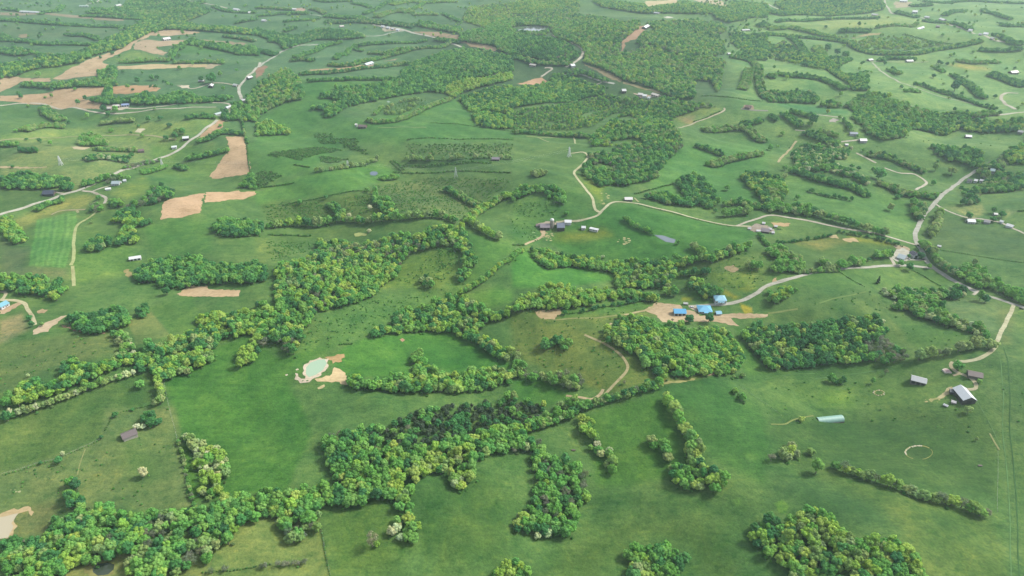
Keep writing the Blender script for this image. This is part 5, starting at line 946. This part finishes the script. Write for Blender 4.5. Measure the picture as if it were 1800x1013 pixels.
 ('roadside_barn', 321.5, 243, 331.5, 241.2, 9, 3.6, (236, 240, 238), (56, 50, 48), 'white roofed barn with a dark front beside the straight county road', 'barn'),
 ('far_barn', 411.5, 16, 419.5, 17, 12, 4, (240, 240, 240), WHITE, 'white house on the far road at the top left of centre', 'house'),
 ('far_barn', 436, 22, 441.5, 21.6, 10, 3.5, (236, 236, 232), WHITE, 'small white house on the hillside beside the far road', 'house'),
 ('far_barn', 203, 9.8, 212, 9.4, 12, 3.5, (220, 220, 212), (200, 198, 190), 'white building at the far wood edge on the left', 'building'),
 ('far_barn', 140, 11, 155, 10.6, 12, 3, (170, 196, 180), (170, 190, 178), 'pale green long shed at the end of the far track', 'shed'),
 ('poultry_barn', 36, 20, 69, 21.6, 12, 3, (214, 222, 218), (190, 194, 190), 'very long pale poultry barn at the upper left', 'barn'),
 ('round_roof_barn', 77, 338.5, 96, 338.5, 13, 2.4, (72, 78, 96), (70, 68, 72), 'dark slate roofed building beside the road at the left edge', 'building'),
 ('roadside_house', 198, 322, 211, 320.5, 10, 3, (176, 192, 196), (200, 206, 206), 'pale grey farmhouse above the bright slope on the left', 'house'),
 ('roadside_shed', 185.5, 332.4, 194.5, 331, 5, 2.4, (238, 240, 236), WHITE, 'small white shed below the pale grey farmhouse', 'shed'),
 ('roadside_shed', 216.5, 317.2, 221.5, 316.8, 5, 2.4, (212, 220, 220), WHITE, 'small pale shed right of the pale grey farmhouse', 'shed'),
 ('roadside_house', 302, 258.6, 310.5, 257.6, 6, 3, (232, 240, 238), WHITE, 'white house above the bend of the straight county road', 'house'),
 ('old_house', 243, 264.8, 253, 264.2, 8, 3, (126, 104, 102), (130, 112, 106), 'brown roofed old house at the tree row end', 'house'),
 ('field_barn', 227.5, 454, 247.5, 451.8, 6.5, 2.8, WHITE, WHITE, 'long barn, white in front with a dark far roof side, in the open green field', 'barn'),
 ('blue_house', -3, 539, 11, 531, 9, 3, (130, 190, 206), WHITE, 'white house with a light blue roof at the left edge', 'house')]
for (n_, x1, y1, x2, y2, w, h_, rc, wc, lab, cat) in FARM:
    far_ = y1 < 210
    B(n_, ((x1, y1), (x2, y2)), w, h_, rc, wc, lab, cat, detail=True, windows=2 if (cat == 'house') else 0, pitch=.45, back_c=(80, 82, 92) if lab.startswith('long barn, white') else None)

# long green shelter, silo, slab, pylons, fences, vehicles
def greenhouse():
    a = g1(1437, 737.5); b = g1(1479.5, 739); cx, cy = (a[0] + b[0]) / 2, (a[1] + b[1]) / 2; ln = math.hypot(b[0] - a[0], b[1] - a[1]); ang = math.atan2(b[1] - a[1], b[0] - a[0])
    root = empty('hoop_shelter', (cx, cy, float(height(cx, cy))), ang); tag(root, 'long green arched hoop shelter lying alone in the right pasture', 'shelter'); BSITES.append((cx, cy, 6))
    n = 14; R_ = 3.9; m = MB(); prof = [(R_ * math.cos(math.pi * i / n), R_ * .95 * math.sin(math.pi * i / n)) for i in range(n + 1)]; outer = prof; inner = [(.96 * p[0], .96 * p[1]) for p in prof]
    rings = max(8, int(ln / 1.5))
    for r_ in range(rings + 1):
        x = -ln / 2 + ln * r_ / rings; s = 1.0 if r_ % 2 else .985
        m.v += [(x, p[0] * s, p[1] * s) for p in outer]
    k = n + 1
    for r_ in range(rings):
        for i in range(n): m.f.append((r_ * k + i, r_ * k + i + 1, (r_ + 1) * k + i + 1, (r_ + 1) * k + i))
    m.build('cover', rgbm('green_tarpaulin', (140, 184, 168), .5, 0, 0, .12), root)
    for x, nm, mm in ((-ln / 2 + .3, 'end_opening', M_DARK), (ln / 2 - .3, 'end_wall', rgbm('green_tarpaulin', (140, 184, 168), .5, 0, 0, .12))):
        e = MB(); e.v = [(x, p[0], p[1]) for p in inner]; e.f = [tuple(range(len(inner)))]; e.build(nm, mm, root)
    for sgn in (-1, 1): MB().box(-ln / 2, ln / 2, sgn * R_ - .12, sgn * R_ + .12, -1, .25).build('base_rail', rgbm('grey_timber', (120, 116, 108)), root)
greenhouse()
def silo():
    x, y, z = g1(970, 400); root = empty('silo', (x, y, z)); tag(root, 'tan concrete silo with a white dome between the two middle farm barns', 'silo')
    m = MB(); n = 20; m.bar((0, 0, -1), (0, 0, 11), 2.7, n); m.build('tower', rgbm('silo_concrete', (198, 186, 170), .8, 0, 0), root)
    hb = MB()
    for k in range(9): hb.bar((0, 0, 1 + k * 1.15), (0, 0, 1.12 + k * 1.15), 2.76, n)
    hb.build('hoops', rgbm('steel_band', (140, 138, 134)), root)
    d = MB(); k = 5
    for j in range(k + 1):
        a = j / k * math.pi / 2
        for i in range(n): t = 2 * math.pi * i / n; d.v.append((2.85 * math.cos(a) * math.cos(t), 2.85 * math.cos(a) * math.sin(t), 11 + 2.4 * math.sin(a)))
    for j in range(k):
        for i in range(n): d.f.append((j * n + i, j * n + (i + 1) % n, (j + 1) * n + (i + 1) % n, (j + 1) * n + i))
    d.build('dome', rgbm('white_metal', (236, 238, 232), .4), root); MB().box(2.6, 3.2, -.35, .35, 0, 10.5).build('chute', rgbm('steel_band', (140, 138, 134)), root)
silo()
def slab():
    P_ = [(1655.3, 651.3), (1661, 648.2), (1670, 648.7), (1678, 654), (1672.7, 656.7), (1661, 657)]; a = np.array(P_); X, Y, Z = gp(a[:, 0], a[:, 1]); cx, cy = X.mean(), Y.mean(); z = float(Z.mean())
    root = empty('concrete_slab', (cx, cy, z)); tag(root, 'flat pinkish concrete house slab beside the gravel track', 'slab')
    q = [(x - cx, y - cy) for x, y in zip(X, Y)]
    if sum(q[i][0] * q[(i + 1) % 6][1] - q[(i + 1) % 6][0] * q[i][1] for i in range(6)) < 0: q = q[::-1]
    MB().prism(q, -1.5, .45, lambda p, t: (p[0], p[1], t)).build('rim', rgbm('pale_concrete', (222, 212, 196), .9), root)
    MB().prism([(.84 * p[0], .80 * p[1]) for p in q], .2, .50, lambda p, t: (p[0], p[1], t)).build('floor_pad', rgbm('pink_concrete', (205, 176, 170), .9), root)
slab()
M_STEEL = rgbm('galvanised_steel', (244, 248, 244), .6, 0, 0, .05)
PYL = []
def pylon(px, py, label, h=17.0, rz=0.2):
    x, y, z = g1(px, py); root = empty('power_pylon', (x, y, z), rz); tag(root, label, 'pylon', None); w = 2.5
    lv = [(0, w), (h * .35, w * .62), (h * .65, w * .34), (h * .97, w * .18)]
    for sx in (-1, 1):
        for sy in (-1, 1):
            m = MB()
            for (z0, a), (z1, b) in zip(lv, lv[1:]): m.bar((sx * a, sy * a, z0 - (.6 if z0 == 0 else 0)), (sx * b, sy * b, z1), .36, 4)
            m.build('leg', M_STEEL, root)
    m = MB()
    for (z0, a), (z1, b) in zip(lv, lv[1:]):
        for s in (-1, 1):
            m.bar((-a, s * a, z0), (b, s * b, z1), .14, 4).bar((a, s * a, z0), (-b, s * b, z1), .09, 4).bar((s * a, -a, z0), (s * b, b, z1), .09, 4).bar((s * a, a, z0), (s * b, -b, z1), .09, 4)
            m.bar((-b, s * b, z1), (b, s * b, z1), .08, 4)
    m.build('lattice', M_STEEL, root)
    for k, (zz, L_) in enumerate(((h * .68, 3.6), (h * .84, 3.0))):
        a_ = MB()
        for s in (-1, 1): a_.bar((0, 0, zz + .6), (0, s * L_, zz), .12, 4).bar((0, 0, zz), (0, s * L_, zz), .14, 4)
        a_.build('crossarm', M_STEEL, root)
    c = MB().bar((0, 0, h * .97), (0, 0, h + 1.2), .14, 4, .04); c.build('peak', M_STEEL, root); PYL.append((x, y, z, h, rz))
pylon(107.5, 290.5, 'lattice pylon on the pale hillside at the left', 16, .1); pylon(286, 294, 'lattice pylon just below the straight county road', 15, .1)
pylon(611.5, 292.5, 'small distant looking lattice pylon on the green slope left of centre', 10, .1); pylon(801.5, 312, 'white lattice pylon standing in the scrub field', 17, .1); pylon(1000.5, 276, 'white lattice pylon at the end of the winding lane', 17, .5)
def wires():
    for i, (p, q) in enumerate(zip(PYL, PYL[1:])):
        m = MB()
        for s in (-1, 1):
            A = Vector((p[0] - math.sin(p[4]) * s * 3.4, p[1] + math.cos(p[4]) * s * 3.4, p[2] + p[3] * .68)); B_ = Vector((q[0] - math.sin(q[4]) * s * 3.4, q[1] + math.cos(q[4]) * s * 3.4, q[2] + q[3] * .68)); prev = A
            for k in range(1, 13):
                t = k / 12; c = A.lerp(B_, t); c.z -= 7 * t * (1 - t); m.bar(prev, c, .035, 3); prev = c
        o = m.build('power_line', M_STEEL); tag(o, ['wires between the leftmost pylon and the roadside pylon', 'wires between the roadside pylon and the small pylon', 'wires between the small pylon and the scrub field pylon', 'wires between the scrub field pylon and the winding lane pylon'][i], 'power line')
wires()
M_POST = rgbm('fence_timber', (128, 118, 100), .9)
def fence(pts, label, spacing=6.0, h=1.3):
    a = np.array(pts); X, Y, Z = gp(a[:, 0], a[:, 1]); c = spline(list(zip(X, Y)), 1.0); s = np.r_[0, np.cumsum(np.hypot(*np.diff(c, axis=0).T))]
    n = min(int(s[-1] / spacing), 95); ts = np.linspace(0, s[-1], n + 1); fx = np.interp(ts, s, c[:, 0]); fy = np.interp(ts, s, c[:, 1]); fz = height(fx, fy)
    root = empty('wire_fence', (fx[0], fy[0], fz[0])); tag(root, label, 'fence'); o = np.array([fx[0], fy[0], fz[0]]); pm = None
    P_ = [np.array([x, y, z]) - o for x, y, z in zip(fx, fy, fz)]
    for p in P_:
        if pm is None: ob = MB().bar((0, 0, -.4), (0, 0, h), .09, 5).build('post', M_POST, root); pm = ob.data
        else: ob = link_obj(bpy.data.objects.new('post', pm), root)
        ob.location = p
    for zz in (.5, .85, 1.2):
        m = MB()
        for p, q in zip(P_, P_[1:]): m.bar(p + np.array([0, 0, zz]), q + np.array([0, 0, zz]), .012, 3)
        m.build('wire', M_STEEL, root)
fence(tp(1, 3, '445 640 470 740 490 860 530 1030'), 'wire fence down the right side of the lower left field')
fence(tp(3, 3, '1615 130 1615 300 1612 560'), 'wire fence running towards the viewer near the right edge')
fence(tp(2, 2, '1600 690 1700 765 1800 830 1900 905'), 'wire fence below the wedge shaped wood in the right field')
fence(tp(0, 3, '0 300 150 260 280 215 400 188 600 100 720 45'), 'wire fence along the shrubby line above the lower left pond')
fence(tp(0, 3, '1235 0 1280 200 1300 320 1330 430 1360 520'), 'wire fence between the blossom tree pasture and the green lane')
fence(tp(0, 2, '1150 640 1180 800 1220 960 1235 1010'), 'wire fence between the pasture and the big bright green field')
fence(tp(3, 2, '1600 40 1780 110'), 'wire fence beside the county road at the right edge', 5)

def car(px, py, rz, c, label):
    x, y, z = g1(px, py); root = empty('parked_car', (x, y, z + .05), rz); tag(root, label, 'car')
    body = rgbm('car_paint', c, .3); m = MB(); m.prism([(-2.2, .35), (2.2, .35), (2.25, .8), (1.2, .95), (-2.1, .98), (-2.25, .8)], -.88, .88, lambda p, t: (p[0], t, p[1])); m.build('body', body, root)
    MB().prism([(-1.9, .985), (1.1, .955), (.5, 1.45), (-1.5, 1.48)], -.78, .78, lambda p, t: (p[0], t, p[1])).build('windows', M_GLASS, root); MB().box(-1.45, .45, -.72, .72, 1.482, 1.54).build('roof', body, root)
    for sx in (-1.35, 1.35):
        for sy in (-.9, .9): MB().bar((sx, sy - .1, .32), (sx, sy + .1, .32), .33, 10).build('wheel', M_DARK, root)
    for sy in (-.6, .6): MB().box(2.2, 2.28, sy - .15, sy + .15, .62, .76).build('headlight', M_TRIM, root)
car(1795, 543.6, -.5, (40, 42, 46), 'dark car on the county road at the right edge')
car(1623, 457.2, -.2, (44, 44, 50), 'dark car parked by the road junction house'); car(1609, 455.2, -.2, (60, 60, 66), 'grey car parked in front of the tall white junction house')
car(1216, 541, .1, (225, 226, 228), 'white car parked left of the wide blue roofed farmhouse'); car(1598, 456, 1.0, (210, 210, 212), 'silver car parked beside the pale blue grey garage')
def trough(px, py, label):
    x, y, z = g1(px, py); root = empty('cattle_feeder', (x, y, z)); tag(root, label, 'feeder')
    MB().box(-1.6, 1.6, -.7, .7, .5, .9).build('tray', rgbm('rusty_steel', (110, 96, 92), .8), root)
    for sx in (-1.4, 1.4):
        for sy in (-.55, .55): MB().bar((sx, sy, -.2), (sx, sy, .5), .07, 5).build('leg', M_POST, root)
trough(1008, 792.5, 'dark cattle feeder alone in the lower field right of the bottom centre wood'); trough(1722.5, 819.5, 'small pale feeder in the field near the right edge')
def rock_mesh():
    bm = bmesh.new(); bmesh.ops.create_icosphere(bm, subdivisions=2, radius=1)
    for v in bm.verts: v.co *= 1 + .28 * mnoise.noise(v.co * 1.7); v.co.z *= .6
    me = bpy.data.meshes.new('boulder'); bm.to_mesh(me); bm.free(); me.materials.append(rgbm('limestone', (222, 214, 184), .9)); return me
RM = rock_mesh()
for cx, cy, rx, ry, lst, lab, grp in ((1615, 796, 24, 12, np.linspace(2.9, 4.9, 15), 'pale limestone boulder on the far rim of the large broken earth ring', 'boulders on the large broken ring'), (1545, 691, 9, 4.6, np.linspace(0, 5.9, 12), 'pale stone of the small stone ring in the right pasture', 'stones of the small ring')):
    for t in lst:
        x, y, z = g1(cx + rx * math.cos(t) + random.uniform(-1, 1), cy + ry * math.sin(t)); o = link_obj(bpy.data.objects.new('boulder', RM)); s = random.uniform(.35, .8); o.location = (x, y, z + .1); o.scale = (s * 1.3, s, s); o.rotation_euler = (0, 0, random.uniform(0, 3)); tag(o, lab, 'boulder', grp)

# ---------------------------------------------------------------- trees: the largest in view one by one, the rest as one wood
KIND = {'e': ('leafless_tree', 'tree', 'dark grey leafless tree'), 'y': ('broadleaf_tree', 'tree', 'yellow green broadleaf tree'), 'g': ('broadleaf_tree', 'tree', 'fresh green broadleaf tree'), 'd': ('broadleaf_tree', 'tree', 'dark green broadleaf tree'), 'o': ('broadleaf_tree', 'tree', 'pale olive budding tree'),
        'b': ('leafless_tree', 'tree', 'grey half leafless tree'), 'w': ('flowering_tree', 'tree', 'whitish flowering tree'), 'c': ('cedar_tree', 'conifer', 'dark narrow cedar'), 's': ('shrub', 'shrub', 'low rounded shrub'), 't': ('shrub', 'shrub', 'low rounded shrub')}
CAP = {'broadleaf_tree': 300, 'leafless_tree': 90, 'flowering_tree': 70, 'cedar_tree': 60, 'shrub': 150}
def tint_of(k):
    c = np.array(lin(random.choice(TINT[k]), TK * {'y': .84, 'g': .96, 'd': 1.05}.get(k, .86))) * random.uniform(.84, 1.1); c[0] *= random.uniform(.9, 1.06); c[2] *= random.uniform(.9, 1.15); return tuple(float(v) for v in c)
def add_tree(x, y, r, k, label, group, tk=None):
    km = kmesh(k); i = random.randrange(len(CROWN[km])); z = float(height(x, y)); nm, cat, _ = KIND[k]
    root = empty(nm, (x, y, z), random.uniform(0, 6.28), r); root.scale = (r, r, r * random.uniform(.9, 1.12)); tag(root, label, cat, group)
    c = link_obj(bpy.data.objects.new('crown', CROWN[km][i]), root); c['tint'] = tint_of(tk or k)
    link_obj(bpy.data.objects.new('trunk', TRUNK[km][i]), root)
def third(px, py):
    return ('bottom' if py > 800 else 'lower' if py > 560 else 'middle' if py > 330 else 'upper' if py > 150 else 'top') + ' ' + ('far left' if px < 330 else 'left' if px < 720 else 'centre' if px < 1080 else 'right' if px < 1450 else 'far right')
PN = {'e': 'dark grey leafless tree', 'y': 'yellow green broadleaf tree', 'g': 'fresh green broadleaf tree', 'd': 'dark green broadleaf tree', 'o': 'pale olive budding tree', 'b': 'grey half leafless tree', 'w': 'whitish flowering tree', 'c': 'dark narrow cedar', 's': 'low shrub'}
for (px, py, size, k, label) in LONE:
    x, y, z = g1(px, py, 3.0); r = max(size / pxm(x, y) * .5, 1.2)
    hh = r * {'s': .42, 'c': 1.5}.get(k, 1.2); x, y, z = g1(px, py, hh)
    if label: add_tree(x, y, r, k, label, None, 'W' if k == 'w' else None)
    else: add_tree(x, y, r, k, f'{PN[k]} alone in a field, {third(px, py)} of the photo', f'scattered {PN[k]}s, {third(px, py)}')
nl = {}
for (px, py, size, k, label) in LONE: nl[KIND[k][0]] = nl.get(KIND[k][0], 0) + 1
sites = np.array(BSITES)
PX = np.array([(p[0], p[1], p[2]) for p in plants]); Zp = height(PX[:, 0], PX[:, 1]); ax_, ay_, ad_ = to_px(PX[:, 0], PX[:, 1], Zp + PX[:, 2] * 1.2)
ok = np.ones(len(plants), bool)
for bx, by, br in BSITES: ok &= np.hypot(PX[:, 0] - bx, PX[:, 1] - by) > br + PX[:, 2] * .8
fx_, fy_, _ = to_px(PX[:, 0], PX[:, 1], Zp)
for bx, by, br in BSITES:                      # nothing may stand right in front of a building the photograph shows
    ok &= ~((np.abs(PX[:, 0] - bx * PX[:, 1] / by) < br * .9) & (PX[:, 1] < by) & (by - PX[:, 1] < 3.0 + PX[:, 2] * 2.2 * by / H))
for fx, fy, fr, fz in FLATS: ok &= np.hypot(PX[:, 0] - fx, PX[:, 1] - fy) > fr * .62
app = PX[:, 2] / ad_; inside = (ax_ > -8) & (ax_ < 1808) & (ay_ > 0) & (ay_ < 1020)
order = np.argsort(-app); chosen = set(); cnt = dict(nl)
for i in order:
    if not ok[i] or not inside[i]: continue
    nm = KIND[plants[i][3]][0]
    if cnt.get(nm, 0) >= CAP[nm]: continue
    if nm == 'broadleaf_tree' and random.random() < .0: continue
    cnt[nm] = cnt.get(nm, 0) + 1; chosen.add(int(i))
SPAN = {}
for i in chosen:
    pl = plants[i][4]
    if pl: SPAN.setdefault(pl, []).append((ax_[i], ay_[i]))
def add_named(i):
    x, y, r, k, place = plants[i]; t = KIND[k][2]; px, py = float(ax_[i]), float(ay_[i])
    rel = r / RAD[k] if k not in 'st' else 1.0; size = 'small ' if rel < .86 else ('large ' if rel > 1.08 else '')
    if place:
        S_ = np.array(SPAN[place]); wx, wy = np.ptp(S_[:, 0]), np.ptp(S_[:, 1]); part = ''
        if len(S_) > 5:
            n_ = 5 if wx > 250 else 3; q = int(min((px - S_[:, 0].min()) / (wx + 1e-6) * n_, n_ - 1)); v = int(min((py - S_[:, 1].min()) / (wy + 1e-6) * 3, 2)) if wy > 40 else -1
            hn = {5: ['far left', 'left', 'middle', 'right', 'far right'], 3: ['left', 'middle', 'right']}[n_][q]; vn = ['upper ', '', 'lower '][v] if v >= 0 else ''
            part = f', {vn}{hn} part'
        label = f'{size}{t} {place}{part}'
    else:
        label = f'{size}{t} in a tree line, {third(px, py)} of the photo'
    if len(label.split()) > 16 and size: label = label[len(size):]
    if len(label.split()) > 16: label = label.replace('broadleaf ', '').replace('half leafless', 'budding'); t = t.replace('broadleaf ', '').replace('half leafless', 'budding')
    if len(label.split()) > 16: label = label.split(', ')[0]
    add_tree(x, y, r, k, label, label.replace(t, t + 's'))
for i in sorted(chosen):
    add_named(i)

# everything farther: one wood and one spread of shrubs, planted by instancing real trees
def proto_collection(name, meshes):
    c = bpy.data.collections.new(name)
    for i, me in enumerate(meshes):
        o = bpy.data.objects.new('%s_%02d' % (name, i), me); c.objects.link(o)
    return c
def joined(km, i, kw):
    V, Fc = crown_arrays(900 + 13 * i + ord(km), **kw); tm = trunk_mb(i, h=2.3 if km == 'c' else (.5 if km == 's' else 1.15), limbs=0 if km in 'cs' else 4); n = len(V)
    return raw_mesh('tree_form', list(map(tuple, V)) + tm.v, list(Fc) + [tuple(j + n for j in f) for f in tm.f], [M_LEAF, M_BARK], len(Fc))
def far_variants(km):
    out = []
    for kw in variants(km):
        kw = dict(kw); kw['cards'] = int(kw.get('cards', 50) * .45); kw['size'] = kw.get('size', .15) * 1.45; out.append(kw)
    return out
ORDER = [('y', kw) for kw in far_variants('y')] + [('b', kw) for kw in far_variants('b')] + [('c', kw) for kw in far_variants('c')]
PC_T = proto_collection('tree_forms', [joined(km, i, kw) for i, (km, kw) in enumerate(ORDER)])
PC_S = proto_collection('shrub_forms', [joined('s', 40 + i, kw) for i, kw in enumerate(far_variants('s'))])
def scatter(name, label, items, coll, pick):
    me = bpy.data.meshes.new(name); n = len(items); X = np.array([(t[0], t[1]) for t in items]); Z = height(X[:, 0], X[:, 1])
    me.vertices.add(n); me.vertices.foreach_set('co', np.column_stack([X, Z]).astype(np.float32).ravel())
    def at(nm, tp_, arr, key): a = me.attributes.new(nm, tp_, 'POINT'); a.data.foreach_set(key, arr)
    at('form', 'INT', np.array([pick(t[3]) for t in items], np.int32), 'value'); at('turn', 'FLOAT', RNG.uniform(0, 6.28, n).astype(np.float32), 'value')
    sc = np.array([t[2] for t in items], float)[:, None] * np.column_stack([RNG.uniform(.9, 1.1, n), RNG.uniform(.9, 1.1, n), RNG.uniform(.88, 1.15, n)])
    at('grow', 'FLOAT_VECTOR', sc.astype(np.float32).ravel(), 'vector')
    at('tint', 'FLOAT_COLOR', np.array([(*tint_of(t[3]), 1) for t in items], np.float32).ravel(), 'color')
    o = link_obj(bpy.data.objects.new(name, me)); ng = bpy.data.node_groups.new(name, 'GeometryNodeTree')
    ng.interface.new_socket('Geometry', in_out='INPUT', socket_type='NodeSocketGeometry'); ng.interface.new_socket('Geometry', in_out='OUTPUT', socket_type='NodeSocketGeometry')
    gi = ng.nodes.new('NodeGroupInput'); go = ng.nodes.new('NodeGroupOutput'); ci = ng.nodes.new('GeometryNodeCollectionInfo'); ci.inputs['Collection'].default_value = coll; ci.inputs['Separate Children'].default_value = True
    m2p = ng.nodes.new('GeometryNodeMeshToPoints'); ip = ng.nodes.new('GeometryNodeInstanceOnPoints'); ip.inputs['Pick Instance'].default_value = True
    def na(nm, t): q = ng.nodes.new('GeometryNodeInputNamedAttribute'); q.data_type = t; q.inputs[0].default_value = nm; return q.outputs[0]
    cx = ng.nodes.new('ShaderNodeCombineXYZ'); e2r = ng.nodes.new('FunctionNodeEulerToRotation')
    L_ = ng.links.new; L_(gi.outputs[0], m2p.inputs[0]); L_(m2p.outputs[0], ip.inputs['Points']); L_(ci.outputs[0], ip.inputs['Instance']); L_(na('form', 'INT'), ip.inputs['Instance Index'])
    L_(na('turn', 'FLOAT'), cx.inputs[2]); L_(cx.outputs[0], e2r.inputs[0]); L_(e2r.outputs[0], ip.inputs['Rotation']); L_(na('grow', 'FLOAT_VECTOR'), ip.inputs['Scale']); L_(ip.outputs[0], go.inputs[0])
    md = o.modifiers.new('plant', 'NODES'); md.node_group = ng; tag(o, label, kind='stuff'); return o
rest = [i for i in np.nonzero(ok & (ay_ > -200) & (ax_ > -500) & (ax_ < 2300))[0] if int(i) not in chosen]
trees = [plants[i] for i in rest if plants[i][3] not in 'st']; shrubs = [plants[i] for i in rest if plants[i][3] in 'st']
def pick_t(k): return random.randrange(8) if k in 'ygdowe' else (8 + random.randrange(3) if k == 'b' else 11 + random.randrange(2))
scatter('woodland', 'woods and tree lines over the valley and far hills', trees, PC_T, pick_t)
# tussocks, saplings and wood-edge growth
edge = []
for i in np.nonzero(ok & (ad_ < 4000))[0]:
    x, y, r, k, place = plants[i]
    if k in 'st' or random.random() > (.30 if ad_[i] < 1500 else .16): continue
    a = random.uniform(0, 6.28); edge.append((x + math.cos(a) * r * 1.05, y + math.sin(a) * r * 1.05, random.uniform(1.0, 2.2) * (1.3 if ad_[i] > 1500 else 1), random.choice('sst'), ''))
scatter('scrub', 'low scrub, hedge shrubs and saplings', shrubs + edge, PC_S, lambda k: random.randrange(3))
print('PLANTS', len(trees), len(shrubs), len(edge), len(chosen), cnt)

# ---------------------------------------------------------------- the air
def haze(nt, out):
    v = N(nt, 'ShaderNodeVolumePrincipled'); v.inputs['Color'].default_value = (.74, .93, 1.0, 1); v.inputs['Density'].default_value = HAZE_D; v.inputs['Anisotropy'].default_value = .2
    nt.links.new(v.outputs[0], out.inputs['Volume'])
HAZE_D = 0.000055
if HAZE_D > 0:
    hz = MB().box(-22000, 22000, -1500, 17000, -160, 430).build('haze', mat('haze', haze)); tag(hz, 'thin summer haze', kind='stuff')
